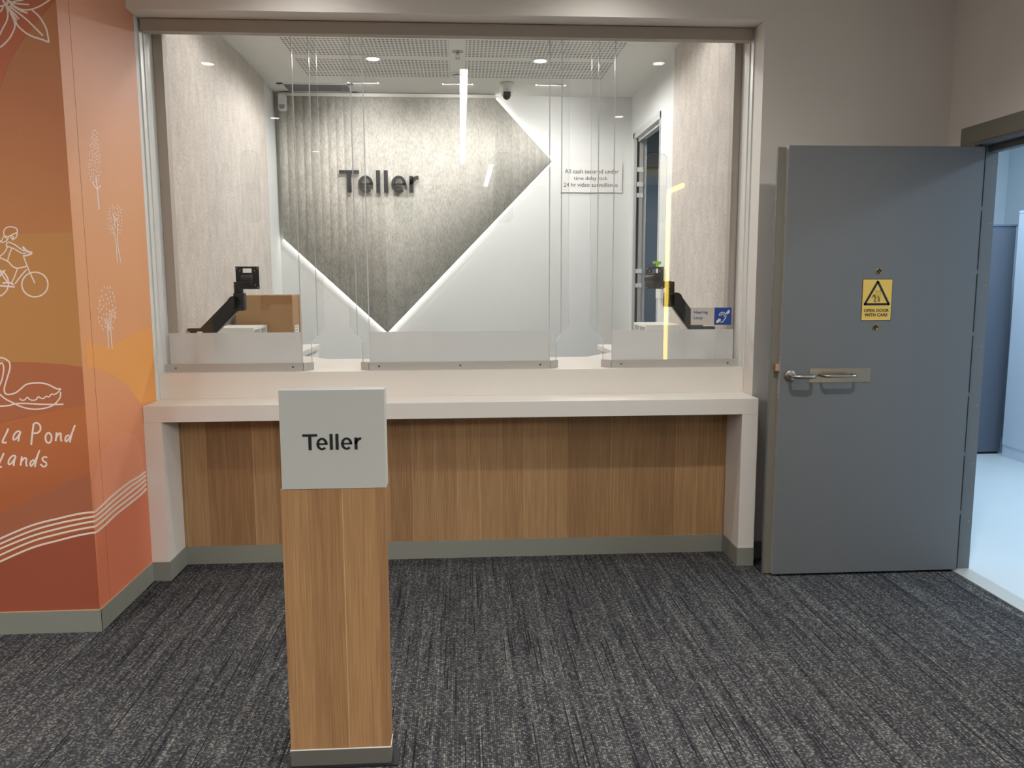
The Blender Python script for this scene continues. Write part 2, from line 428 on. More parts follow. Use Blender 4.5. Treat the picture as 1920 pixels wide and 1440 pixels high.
# ------------------------------------------------------------------ structure: lobby
struct(obj('floor', B(-7.1, 0.965, -9.1, 0.14, -0.1, 0.0), M['carpet']))
struct(obj('floor', B(0.965, 5.2, -2.6, 3.4, -0.1, 0.002), M['vinylfloor']), 'pale floor of the store room')
struct(obj('floor', B(-3.1, 0.965, 0.14, 4.4, -0.1, 0.0), M['vinylfloor']), 'floor of the teller room')
struct(obj('ceiling', B(-7.1, 1.04, -9.1, 0.0, LOBZ, 3.1), M['wall']), 'lobby ceiling')
struct(obj('ceiling', B(1.04, 5.1, -9.1, -3.0, LOBZ, 3.1), M['wall']), 'rear right lobby ceiling')
struct(obj('floor', B(0.965, 5.1, -9.1, -3.0, -0.1, 0.0), M['carpet']), 'rear right lobby floor')
struct(obj('ceiling', B(-3.1, 0.0, WT, YB + 0.1, RMZ, 3.1), M['perf']), 'teller room ceiling with two perforated strips')
# front wall around the opening
bm = bmesh.new()
bm_box(bm, XL, 0.0, 0.0, WT, ZS, 3.1)
bm_box(bm, 0.0, 1.05, 0.0, WT, 0, 3.1)
bm_box(bm, XL, 0.0, 0.16, WT, 0, ZE - 0.04)
struct(obj('wall_front', bm, M['wall']), 'white wall around the teller opening')
mw1 = mural('orange mural print, side', [(0.02, (212, 122, 90)), (0.22, (224, 142, 104)), (0.40, (226, 160, 110)), (0.62, (222, 162, 120)), (0.80, (204, 148, 122)), (1.0, (192, 132, 94))], 0, 3)  # side print lighter than the front, light put into its colours
mw2 = mural('orange mural print, front', [(0.02, (162, 84, 52)), (0.20, (178, 98, 56)), (0.35, (184, 108, 56)), (0.55, (184, 118, 66)), (0.72, (176, 106, 64)), (0.9, (184, 126, 78)), (1.0, (176, 114, 74))], 0, 3)  # darker front copy of the print, shade put into its colours
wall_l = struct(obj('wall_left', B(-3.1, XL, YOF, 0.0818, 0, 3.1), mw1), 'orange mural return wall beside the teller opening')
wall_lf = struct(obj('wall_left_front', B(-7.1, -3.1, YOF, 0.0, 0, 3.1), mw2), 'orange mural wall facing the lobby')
# the front-facing end of the return belongs to the front mural: thin wrap
struct(obj('wall_left_corner', B(-3.1, XL - 0.0004, YOF - 0.0004, YOF, 0, 3.1), mw2), 'end face of the orange mural wall')
struct(obj('wall_room_left', B(-3.1, XL, 0.0818, YB + 0.1, 0, 3.1), M['room_wall']))
struct(obj('wall_room_back', B(-3.1, 0.1, YB, YB + 0.1, 0, 3.1), M['room_wall']))
# teller room right wall with door opening Y 1.975..2.86, top 2.62
DY0, DY1, DZ = 1.98, 2.90, 2.66
bm = bmesh.new()
bm_box(bm, -0.006, 0.09, WT, DY0, 0, 3.1); bm_box(bm, -0.006, 0.09, DY1, YB + 0.1, 0, 3.1); bm_box(bm, -0.006, 0.09, DY0, DY1, DZ, 3.1)
struct(obj('wall_room_right', bm, M['room_wall']))
# corridor behind that doorway
bm = bmesh.new()
bm_box(bm, 0.09, 1.0, 4.2, 4.3, 0, 3.0); bm_box(bm, 1.0, 1.04, WT, 4.3, 0, 3.0); bm_box(bm, 0.05, 0.09, 3.1, 4.2, 0, 3.0)
bm_box(bm, 0.09, 1.0, 0.8, 0.9, 0, 3.0)
struct(obj('wall_corridor', bm, M['greywall']))
struct(obj('ceiling', B(0.09, 1.0, WT, 4.3, 2.9, 3.0), M['greywall']), 'corridor ceiling')
struct(obj('trim_3', B(0.09, 1.0, 4.12, 4.2, 2.56, 2.70), M['navy']), 'dark bulkhead strip in the corridor')
# lobby right wall with the door opening
OY0, OY1, OZ = -0.225, -1.165, 2.075
bm = bmesh.new()
bm_box(bm, XWALL, 1.04, OY0, 0.0, 0, 3.1); bm_box(bm, XWALL, 1.04, -3.0, OY1, 0, 3.1); bm_box(bm, XWALL, 1.04, OY1, OY0, OZ, 3.1)
struct(obj('wall_right', bm, M['wall']), 'white right wall of the lobby')
struct(obj('wall_lobby_rear', B(-7.1, 5.1, -9.1, -9.0, 0, 3.0), M['rear_wall']), 'lobby wall behind the viewpoint')
struct(obj('wall_lobby_side', B(5.0, 5.1, -9.0, -3.05, 0, 3.0), M['rear_wall']), 'rear right lobby wall')
struct(obj('wall_lobby_pier', B(1.65, 1.75, -7.9, -6.7, 0, 3.0), M['rear_wall']), 'lobby pier carrying the yellow lights')
struct(obj('wall_lobby_return', B(1.04, 5.1, -3.05, -3.0, 0, 3.0), M['rear_wall']), 'short lobby wall return')
struct(obj('wall_lobby_left', B(-7.1, -7.0, -9.0, YOF, 0, 3.0), M['rear_wall']), 'far left lobby wall')
# store room
c1 = at(1888, 350, Y=3.2)
bm = bmesh.new()
bm_box(bm, 1.04, 5.2, 3.2, 3.3, 0, 3.0); bm_box(bm, c1.x, 5.2, -2.6, 3.2, 0, 3.0) if False else None
bm_box(bm, 5.1, 5.2, -2.6, 3.2, 0, 3.0); bm_box(bm, 1.04, 5.2, -2.7, -2.6, 0, 3.0)
bm_box(bm, c1.x, c1.x + 0.5, 2.75, 3.2, 0, 3.0)
struct(obj('wall_store', bm, M['storewall']), 'pale walls of the store room')
struct(obj('ceiling', B(1.04, 5.2, -2.7, 3.3, 2.9, 3.0), M['storewall']), 'store room ceiling')
# room-side ends of the felt at the opening, shade put into a taupe colour
struct(obj('trim_1', B(-2.977, -2.930, 0.30, 0.36, ZE, 2.66), M['taupe']), 'felt end at left of the opening, shade put into its taupe colour')
struct(obj('trim_2', B(-0.040, -0.003, 0.30, 0.36, ZE, 2.66), M['taupe']), 'felt end at right of the opening, shade put into its taupe colour')
# baseboards
bm = bmesh.new()
bm_box(bm, XL, XL + 0.006, YOF - 0.006, YC, 0, ZB); struct(obj('baseboard_left', bm, M['skirt']))
bm = bmesh.new(); bm_box(bm, -7.0, XL + 0.006, YOF - 0.007, YOF - 0.001, 0, ZB); struct(obj('baseboard_left_front', bm, M['skirt']))
bm = bmesh.new(); bm_box(bm, 0.0, XWALL, -0.007, 0.0, 0, ZB); struct(obj('baseboard_front', bm, M['skirt']))
bm = bmesh.new(); bm_box(bm, XWALL - 0.007, XWALL, -3.0, OY1 - 0.06, 0, ZB); struct(obj('baseboard_right', bm, M['skirt']))
bm = bmesh.new(); bm_box(bm, XL, XL + 0.0064, YOF - 0.0064, YC, ZB, ZB + 0.0025); bm_box(bm, -7.0, XL + 0.0064, YOF - 0.0074, YOF - 0.001, ZB, ZB + 0.0025)
struct(obj('trim_4', bm, M['cardlight']), 'pale top edge of the skirting')
# mural seam
struct(obj('trim_5', B(XL, XL + 0.0006, -0.565, -0.5635, ZB, 3.0), mat('seam', (150, 96, 72), 0.8)), 'seam in the mural print')

# ------------------------------------------------------------------ mural drawings (print on the walls)
def clip2(pts): return pts
def stroke(bm, pts, wpx, plane, off=0.0):
    """printed line on a wall plane through the given points, 0.2 mm thick"""
    n = len(pts); P = [Vector((x, y)) for x, y in pts]; Q = []
    for i in range(n - 1):
        p0, p1, p2, p3 = P[max(i - 1, 0)], P[i], P[i + 1], P[min(i + 2, n - 1)]
        k = 5 if n > 2 else 1
        for s_ in range(k):
            t = s_ / k
            Q.append(0.5 * ((2 * p1) + (p2 - p0) * t + (2 * p0 - 5 * p1 + 4 * p2 - p3) * t * t + (3 * p1 - p0 - 3 * p2 + p3) * t ** 3))
    Q.append(P[-1]); A = []
    N = Vector((1, 0, 0)) if plane == 'L' else Vector((0, -1, 0))
    def lay(q): return at(q.x, q.y, X=XL) if plane == 'L' else at(q.x, q.y, Y=YOF - 0.0004)
    for i, q in enumerate(Q):
        t = Q[min(i + 1, len(Q) - 1)] - Q[max(i - 1, 0)]
        if t.length < 1e-7: t = Vector((0, 1))
        t.normalize(); s_ = Vector((-t.y, t.x)) * wpx / 2
        a, b = lay(q + s_), lay(q - s_)
        A.append((bm.verts.new(a + N * (0.0002 + off)), bm.verts.new(b + N * (0.0002 + off)), bm.verts.new(a), bm.verts.new(b)))
    for a, b in zip(A, A[1:]):
        bm.faces.new((a[0], a[1], b[1], b[0])); bm.faces.new((a[0], b[0], b[2], a[2])); bm.faces.new((a[1], a[3], b[3], b[1]))
    for a in (A[0], A[-1]): bm.faces.new((a[0], a[2], a[3], a[1]))
def art(name, strokes, plane, parent, label):
    bm = bmesh.new(); k = 0
    for pts, wd in strokes:
        stroke(bm, pts, wd, plane, off=0.00003 * (k % 5)); k += 1
    for v in bm.verts: v.co += Vector((1, 0, 0)) * 0.0005 if plane == 'L' else Vector((0, -1, 0)) * 0.0005
    o = obj(name, bm, M['art'], None); o.parent = parent; o['label'] = label; return o
def sc(ox, oy, s, pts): return [(ox + x / s, oy + y / s) for x, y in pts]
def patch(name, pts, plane, rgb, parent, lift, label=None):
    bm = bmesh.new()
    if plane == 'L': P = [at(x, y, X=XL) for x, y in pts]; N = Vector((1, 0, 0)); P = [Vector((XL, min(0.081, max(YOF, p.y)), max(ZB + .003, min(2.99, p.z)))) for p in P]
    else: P = [at(x, y, Y=YOF - 0.0004) for x, y in pts]; N = Vector((0, -1, 0)); P = [Vector((min(p.x, XL), p.y, max(ZB + .003, min(2.99, p.z)))) for p in P]
    a = [bm.verts.new(p) for p in P]; b = [bm.verts.new(p + N * lift) for p in P]
    bm.faces.new(b)
    for i in range(len(a)): bm.faces.new((a[i], a[(i + 1) % len(a)], b[(i + 1) % len(a)], b[i]))
    o = obj(name, bm, mat('mural ' + name, rgb, 0.6, noise=0.02, nscale=2), None); o.parent = parent
    if label: o['label'] = label
    return o
# colour fields, front mural wall
patch('mural_colour_field', [(-40, 0), (108, 0), (75, 35), (45, 72), (20, 110), (5, 150), (-40, 300)], 'F', (184, 98, 60), wall_lf, 0.0003, 'red orange upper field')
patch('mural_colour_field', [(-40, 439), (60, 438), (135, 436), (163, 688), (120, 683), (60, 679), (-40, 678)], 'F', (186, 128, 68), wall_lf, 0.0003, 'ochre middle field')
patch('mural_colour_field', [(-40, 678), (60, 679), (120, 683), (163, 688), (170, 760), (100, 770), (-40, 800)], 'F', (174, 100, 62), wall_lf, 0.0004, 'terracotta field behind the swan')
patch('mural_colour_field', [(-40, 980), (60, 935), (110, 910), (172, 885), (185, 955), (100, 980), (0, 1020), (-40, 1040)], 'F', (168, 98, 66), wall_lf, 0.0003, 'dusky field above the stripes')
patch('mural_colour_field', [(-40, 1075), (0, 1052), (60, 1025), (120, 1005), (179, 992), (190, 1143), (-40, 1148)], 'F', (156, 78, 52), wall_lf, 0.0003, 'rust red field below the stripes')
# return wall
patch('mural_colour_field', [(160, 640), (200, 652), (292, 610), (296, 751), (264, 757), (240, 726), (212, 704), (185, 692), (163, 688)], 'L', (234, 162, 88), wall_l, 0.0003, 'amber field beside the opening')
patch('mural_colour_field', [(175, 905), (190, 850), (210, 820), (235, 808), (255, 816), (266, 845), (272, 900), (240, 925), (178, 960)], 'L', (228, 148, 114), wall_l, 0.0003, 'pink rounded hill')
patch('mural_colour_field', [(180, 998), (205, 975), (240, 948), (276, 922), (284, 1056), (190, 1143)], 'L', (212, 120, 88), wall_l, 0.0003, 'red field below the stripes')
# stripes
fr = [[(0, 948 + 20 * 0), (40, 932), (90, 915), (140, 905), (177, 960)]]
def stripes(plane, parent, base, dys, wd, label):
    art('mural_stripes', [([(x, y + d * f) for x, y, f in base], wd) for d in dys], plane, parent, label)
# front: from zoom, five lines; y at x=-30,0,60,110,150,176
front_lines = [[(-30, 1026), (0, 1010), (60, 985), (110, 972), (150, 963), (177.5, 960)],
               [(-30, 1036), (0, 1020), (60, 995), (110, 981), (150, 973), (178, 968)],
               [(-30, 1045), (0, 1029), (60, 1005), (110, 991), (150, 982), (178.5, 977)],
               [(-30, 1057), (0, 1041), (60, 1015), (110, 1001), (150, 992), (179, 987)],
               [(-30, 1068), (0, 1053), (60, 1027), (110, 1013), (150, 1003), (180, 998)]]
art('mural_stripes', [(p, 3.6) for p in front_lines], 'F', wall_lf, 'five pale curved lines across the lower orange wall')
side_lines = [[(177.5, 960), (190, 949), (210, 930), (240, 906), (260, 894), (273, 884)],
              [(178, 968), (192, 957), (212, 939), (242, 914), (261, 901), (273.5, 891)],
              [(178.5, 977), (194, 965), (214, 947), (244, 923), (262, 909), (274, 899)],
              [(179, 987), (195, 974), (216, 955), (246, 932), (263, 918), (274, 907)],
              [(180, 998), (197, 984), (218, 964), (247, 941), (264, 927), (274.5, 916)]]
art('mural_stripes', [(p, 3.6) for p in side_lines], 'L', wall_l, 'five pale lines rising across the return wall')
z = lambda pts: sc(0, 0, 10.2857, pts)
art('flower_drawing', [
    (z([(-300, 980), (0, 905), (60, 870), (180, 745), (260, 600), (290, 500), (275, 400), (240, 320), (200, 240)]), 3.2),
    (z([(-60, 760), (0, 660), (60, 540), (120, 430), (150, 330), (150, 220), (120, 120)]), 3.0),
    (z([(300, 400), (340, 490), (480, 620), (620, 700), (800, 760), (945, 815)]), 3.2),
    (z([(945, 815), (930, 720), (895, 560), (830, 430), (740, 300), (610, 185)]), 3.0),
    (z([(830, 690), (700, 560), (560, 420), (420, 300), (300, 210), (180, 120)]), 3.0),
    (z([(200, 60), (300, 130), (420, 185), (560, 190), (700, 150), (820, 90), (940, 10), (1000, -60)]), 3.0),
    (z([(120, 40), (260, 60), (400, 80), (565, 90)]), 2.8), (z([(200, 90), (320, 160), (430, 220), (535, 250)]), 3.4),
    (z([(160, 150), (240, 230), (310, 300), (365, 370)]), 3.2), (z([(150, 170), (230, 260), (280, 330), (320, 400)]), 3.0),
    (z([(-60, 130), (60, 110), (160, 60)]), 3.2), (z([(40, -30), (90, 60), (170, 150)]), 4.0), (z([(60, 120), (30, 200), (-60, 260)]), 3.2),
    (z([(100, -40), (200, 40), (250, 90)]), 4.0), (z([(240, 40), (330, 20), (450, 5)]), 2.6)],
    'F', wall_lf, 'pale outline drawing of a petalled flower at the top of the orange wall')
z = lambda pts: sc(0, 380, 4.2353, pts)
circ = lambda cx, cy, rx, ry, n=16, a0=0, a1=2 * PI: [(cx + rx * math.cos(a0 + (a1 - a0) * i / n), cy + ry * math.sin(a0 + (a1 - a0) * i / n)) for i in range(n + 1)]
art('cyclist_drawing', [
    (z(circ(278, 650, 104, 98)), 2.6), (z(circ(-35, 640, 104, 108)), 2.6),
    (z([(185, 420), (215, 500), (245, 570), (278, 640)]), 2.2), (z([(255, 405), (210, 420), (185, 418)]), 3.2), (z([(180, 350), (215, 385), (258, 398)]), 4.2),
    (z([(-30, 425), (60, 465), (100, 505), (140, 520), (215, 505)]), 2.4), (z([(140, 520), (115, 590), (90, 640)]), 2.2), (z([(212, 530), (160, 590), (120, 645)]), 2.4),
    (z([(-30, 655), (60, 665), (118, 668)]), 3.2), (z([(20, 640), (70, 635), (110, 650)]), 3.4), (z([(-20, 600), (20, 560), (40, 535)]), 3.2), (z([(0, 545), (30, 590), (60, 630)]), 2.6),
    (z([(95, 360), (75, 410), (60, 468)]), 2.2), (z([(50, 345), (110, 365), (170, 400), (210, 400)]), 2.2), (z([(75, 315), (120, 335), (180, 378), (215, 385)]), 2.2), (z([(50, 345), (55, 320), (75, 312)]), 2.2),
    (z([(60, 350), (35, 395), (-5, 430)]), 2.2), (z([(-20, 300), (20, 315), (55, 300), (75, 265), (105, 270), (100, 300)]), 2.2),
    (z([(75, 268), (40, 265), (30, 230), (50, 200), (90, 192), (130, 205), (137, 235), (105, 250), (75, 268)]), 2.2), (z([(137, 235), (132, 270), (105, 290), (85, 275)]), 2.2),
    (z([(-30, 280), (10, 305), (30, 270), (60, 290)]), 2.0)],
    'F', wall_lf, 'pale outline drawing of a child riding a bicycle')
z = lambda pts: sc(0, 640, 5.5385, pts)
art('swan_drawing', [
    (z([(-60, 190), (0, 170), (50, 180), (95, 215), (105, 270), (85, 350), (60, 430), (45, 500), (60, 545), (110, 550), (170, 530), (220, 490), (270, 450), (330, 435), (420, 432), (490, 445), (545, 470), (590, 492), (632, 492)]), 2.8),
    (z([(632, 495), (600, 530), (565, 552), (535, 548), (510, 575), (480, 570), (455, 592), (425, 590), (398, 576), (375, 605), (335, 612), (305, 600), (285, 582), (255, 608), (225, 610), (203, 592)]), 2.4),
    (z([(630, 525), (625, 580), (590, 630), (540, 670), (460, 695), (370, 705), (280, 695), (200, 670), (130, 635), (60, 600), (10, 560), (-30, 520)]), 2.6),
    (z([(-40, 300), (10, 225), (35, 250), (38, 310), (20, 400), (-10, 470), (-40, 520)]), 2.6),
    (z([(-60, 670), (20, 672), (100, 665), (150, 650), (250, 645), (400, 652), (540, 655), (660, 653)]), 2.8)],
    'F', wall_lf, 'pale outline drawing of a swan on water')
art('mural_lettering', [
    (z([(88, 905), (60, 970), (35, 1020), (30, 1050), (70, 1050)]), 3.6),
    (z([(215, 940), (180, 935), (145, 975), (140, 1020), (170, 1010), (205, 960), (215, 940)]), 3.2), (z([(215, 940), (200, 990), (190, 1040)]), 3.4),
    (z([(350, 860), (338, 950), (325, 1075)]), 3.6), (z([(340, 870), (375, 845), (415, 870), (420, 920), (390, 950), (345, 955)]), 3.4),
    (z(circ(505, 1003, 32, 52, 12, 0.3, 0.3 + 2 * PI)), 3.4),
    (z([(588, 945), (585, 990), (578, 1035)]), 3.4), (z([(583, 1000), (610, 960), (632, 960), (632, 1000), (640, 1040)]), 3.4),
    (z([(720, 975), (690, 985), (678, 1020), (690, 1040), (715, 1010), (745, 960), (780, 870)]), 3.2), (z([(780, 870), (750, 950), (725, 1050)]), 3.2)],
    'F', wall_lf, 'handwritten pale lettering la Pond')
art('mural_lettering', [
    (z([(40, 1160), (15, 1220), (-15, 1280), (-20, 1310), (20, 1300)]), 3.6),
    (z([(165, 1190), (130, 1190), (95, 1230), (90, 1275), (120, 1265), (155, 1215), (165, 1190)]), 3.2), (z([(165, 1190), (150, 1240), (142, 1295)]), 3.4),
    (z([(228, 1195), (222, 1240), (215, 1290)]), 3.4), (z([(220, 1250), (250, 1215), (275, 1220), (272, 1260), (280, 1300)]), 3.4),
    (z([(355, 1230), (325, 1245), (315, 1275), (325, 1295), (350, 1265), (380, 1210), (412, 1130)]), 3.2), (z([(412, 1130), (385, 1210), (362, 1305)]), 3.2),
    (z([(492, 1205), (460, 1200), (440, 1220), (455, 1245), (480, 1260), (480, 1290), (450, 1300), (420, 1275)]), 3.2)],
    'F', wall_lf, 'handwritten pale lettering lands')
def rnd_leaves(cx, cy, rx, ry, n, taper=0.0, ln=4.5, skip=None):
    out = []; tries = 0; pts = []
    while len(pts) < n and tries < 4000:
        tries += 1
        u, v = random.uniform(-1, 1), random.uniform(-1, 1)
        wid = (1 - taper * (1 - (v + 1) / 2)) * math.sqrt(max(0, 1 - v * v * 0.75))
        if abs(u) > wid: continue
        x, y = cx + u * rx, cy + v * ry
        if skip and skip(x, y): continue
        if any((x - a) ** 2 / 1.0 + (y - b) ** 2 / 2.2 < (rx * 0.24) ** 2 for a, b in pts): continue
        pts.append((x, y))
    for x, y in pts:
        t = random.uniform(-0.35, 0.35)
        out.append(([(x - ln / 2 * t, y - ln / 2), (x + ln / 2 * t, y + ln / 2)], random.uniform(1.5, 2.2)))
    return out
z = lambda pts: sc(130, 220, 7.2, pts)
art('tree_drawing', rnd_leaves(177, 292, 14, 50, 95, 0.55, 2.6) + [
    (z([(350, 785), (365, 880), (375, 975), (385, 1100), (402, 1245)]), 2.6), (z([(312, 870), (330, 920), (375, 975)]), 2.4), (z([(375, 975), (405, 940), (415, 915)]), 2.2)],
    'L', wall_l, 'tall slender pale tree drawing, topmost on the return wall')
z = lambda pts: sc(0, 380, 4.2353, pts)
art('tree_drawing', rnd_leaves(215, 412, 16, 26, 52, 0.1, 3.2, lambda x, y: abs(x - 217) < 4 and y > 405) + [
    (z([(890, 195), (910, 260), (922, 360), (930, 480)]), 1.8), (z([(930, 200), (930, 280), (940, 380), (960, 480)]), 1.8), (z([(890, 85), (905, 130), (912, 208)]), 1.6),
    (z([(885, 80), (905, 110), (920, 145), (940, 95)]), 1.6), (z([(930, 200), (930, 150), (942, 98)]), 1.6)],
    'L', wall_l, 'round pale tree drawing, middle of the three on the return wall')
art('tree_drawing', rnd_leaves(200, 578, 20, 40, 44, 0.35, 4.6, lambda x, y: abs(x - 204) < 5 and y > 590) + [
    (z([(848, 960), (855, 1050), (862, 1160)]), 2.0), (z([(878, 1010), (882, 1080), (890, 1160)]), 2.0), (z([(830, 925), (850, 970), (868, 1020)]), 1.8), (z([(838, 908), (860, 960), (868, 1015)]), 1.8),
    (z([(868, 1018), (865, 930), (878, 855)]), 1.8), (z([(878, 1010), (880, 930), (890, 855)]), 1.8), (z([(905, 860), (908, 920)]), 1.8)],
    'L', wall_l, 'broad pale tree drawing, lowest of the three on the return wall')

# ------------------------------------------------------------------ counter
ct = thing('counter', 'long white counter with oak plank front below the glazed teller opening', 'counter', (-1.49, YC, 0))
obj('countertop', B(XL + 0.001, -0.001, YC, YL, 0.7786, ZC), M['solid'], ct, bevel=0.0015)
obj('leg', B(XL + 0.001, -2.8946, YC, 0.13, 0.0, 0.7786), M['solid'], ct, label='left white end panel')
obj('leg', B(-0.0825, -0.001, YC, 0.13, 0.0, 0.7786), M['solid'], ct, label='right white end panel')
obj('front_panel', B(-2.8946, -0.0825, 0.1253, 0.145, 0.0, 0.7786), M['wood'], ct, label='oak plank front panel')
bm = bmesh.new()
bm_box(bm, XL + 0.001, -2.8946 + 0.006, YC - 0.006, YC, 0, ZB); bm_box(bm, -2.8946, -2.8946 + 0.006, YC, 0.1253, 0, ZB)
bm_box(bm, -2.8946, -0.0825, 0.1193, 0.1253, 0, ZB)
bm_box(bm, -0.0885, -0.001, YC - 0.006, YC, 0, ZB); bm_box(bm, -0.0885, -0.0825, YC, 0.1253, 0, ZB)
obj('kickboard', bm, M['skirt'], ct, label='grey skirting around the legs and panel')
# raised worktop behind, with fascia
wk = thing('worktop', 'raised white staff worktop with side wings behind the counter', 'worktop', (-1.49, YL, ZC))
bm = bmesh.new(); X0, X1 = XL + 0.001, -0.001
top = [(X0, YL), (X1, YL), (X1, 1.12), (-0.50, 1.12), (-0.72, 0.80), (-2.25, 0.80), (-2.50, 1.12), (X0, 1.12)]
bm_prism(bm, top, (0, 0, ZE - 0.03), (1, 0, 0), (0, 1, 0), (0, 0, 1), 0.03)
obj('worktop_surface', bm, M['solid'], wk)
obj('fascia', B(X0, X1, YL, YL + 0.025, ZC, ZE - 0.03), M['solid'], wk)

tag(obj('side_worktop', B(X0, -2.50, 1.1205, 1.97, ZE - 0.03, ZE), M['solid']), 'white side worktop carrying the cardboard box, left of the teller room', 'worktop', 'side worktops')
tag(obj('side_worktop', B(-0.50, X1 - 0.01, 1.1205, 1.72, ZE - 0.03, ZE), M['solid']), 'white side worktop on the right, near the inner doorway', 'worktop', 'side worktops')
# drawer units under the wings (staff side)
def drawer_unit(x0, x1, y0, y1, face, label, keys):
    t = thing('drawer_unit', label, 'cabinet', ((x0 + x1) / 2, (y0 + y1) / 2, 0), 'under-worktop cabinets')
    obj('carcass', B(x0, x1, y0, y1, 0.0, ZE - 0.031), M['melamine'], t)
    fx = x1 if face > 0 else x0
    for k, (a, b) in enumerate(((y0, (y0 + y1) / 2), ((y0 + y1) / 2, y1))):
        for z0, z1 in ((0.70, 0.935), (0.42, 0.69), (0.1, 0.41)):
            d = obj('drawer', B(min(fx, fx + face * 0.018), max(fx, fx + face * 0.018), a + 0.004, b - 0.004, z0, z1), M['melamine'], t, bevel=0.001)
            if z0 > 0.6:
                bm = bmesh.new(); cy = b - 0.06
                bm_cyl(bm, (fx + face * 0.018, cy, 0.862), (fx + face * 0.03, cy, 0.862), 0.011, seg=16)
                if keys and k == 1:
                    bm_box(bm, fx + 0.03, fx + 0.055, cy - 0.001, cy + 0.001, 0.858, 0.866)
                    bm_lathe(bm, (fx + 0.062, cy, 0.862), [(0.004, -0.0015), (0.012, -0.0015), (0.012, 0.0015), (0.004, 0.0015)], 14, 'Y')
                    bm_tube(bm, [(fx + 0.064 + 0.012 * math.sin(a2), cy + 0.002, 0.836 + 0.02 * math.cos(a2)) for a2 in [i * 2 * PI / 14 for i in range(15)]], 0.0012, 6)
                    bm_box(bm, fx + 0.045, fx + 0.075, cy, cy + 0.003, 0.795, 0.818)
                sub('lock', bm, M['steel'], d)
    return t
drawer_unit(-2.94, -2.525, 1.15, 1.95, 1, 'white drawer unit with keys hanging in its lock, under the left worktop wing', True)
drawer_unit(-0.465, -0.03, 1.15, 1.70, -1, 'white drawer unit under the right worktop wing', False)

# ------------------------------------------------------------------ shutter box and its guides
sh = thing('roller_shutter', 'taupe roller shutter box across the top of the teller opening', 'shutter', (-1.49, 0.15, ZS))
obj('shutter_box', B(XL + 0.012, -0.014, 0.12, 0.172, 2.616, 2.6735), M['track'], sh, bevel=0.002)
for x0, x1, xa, xb in ((XL + 0.0005, XL + 0.006, XL + 0.0005, XL + 0.011), (-0.006, -0.0005, -0.011, -0.0005)):
    bm = bmesh.new(); bm_box(bm, x0, x1, 0.124, 0.166, ZE + 0.0005, 2.616); bm_box(bm, xa, xb, 0.166, 0.172, ZE + 0.0005, 2.616)
    obj('guide_rail', bm, M['white_plastic'], sh)

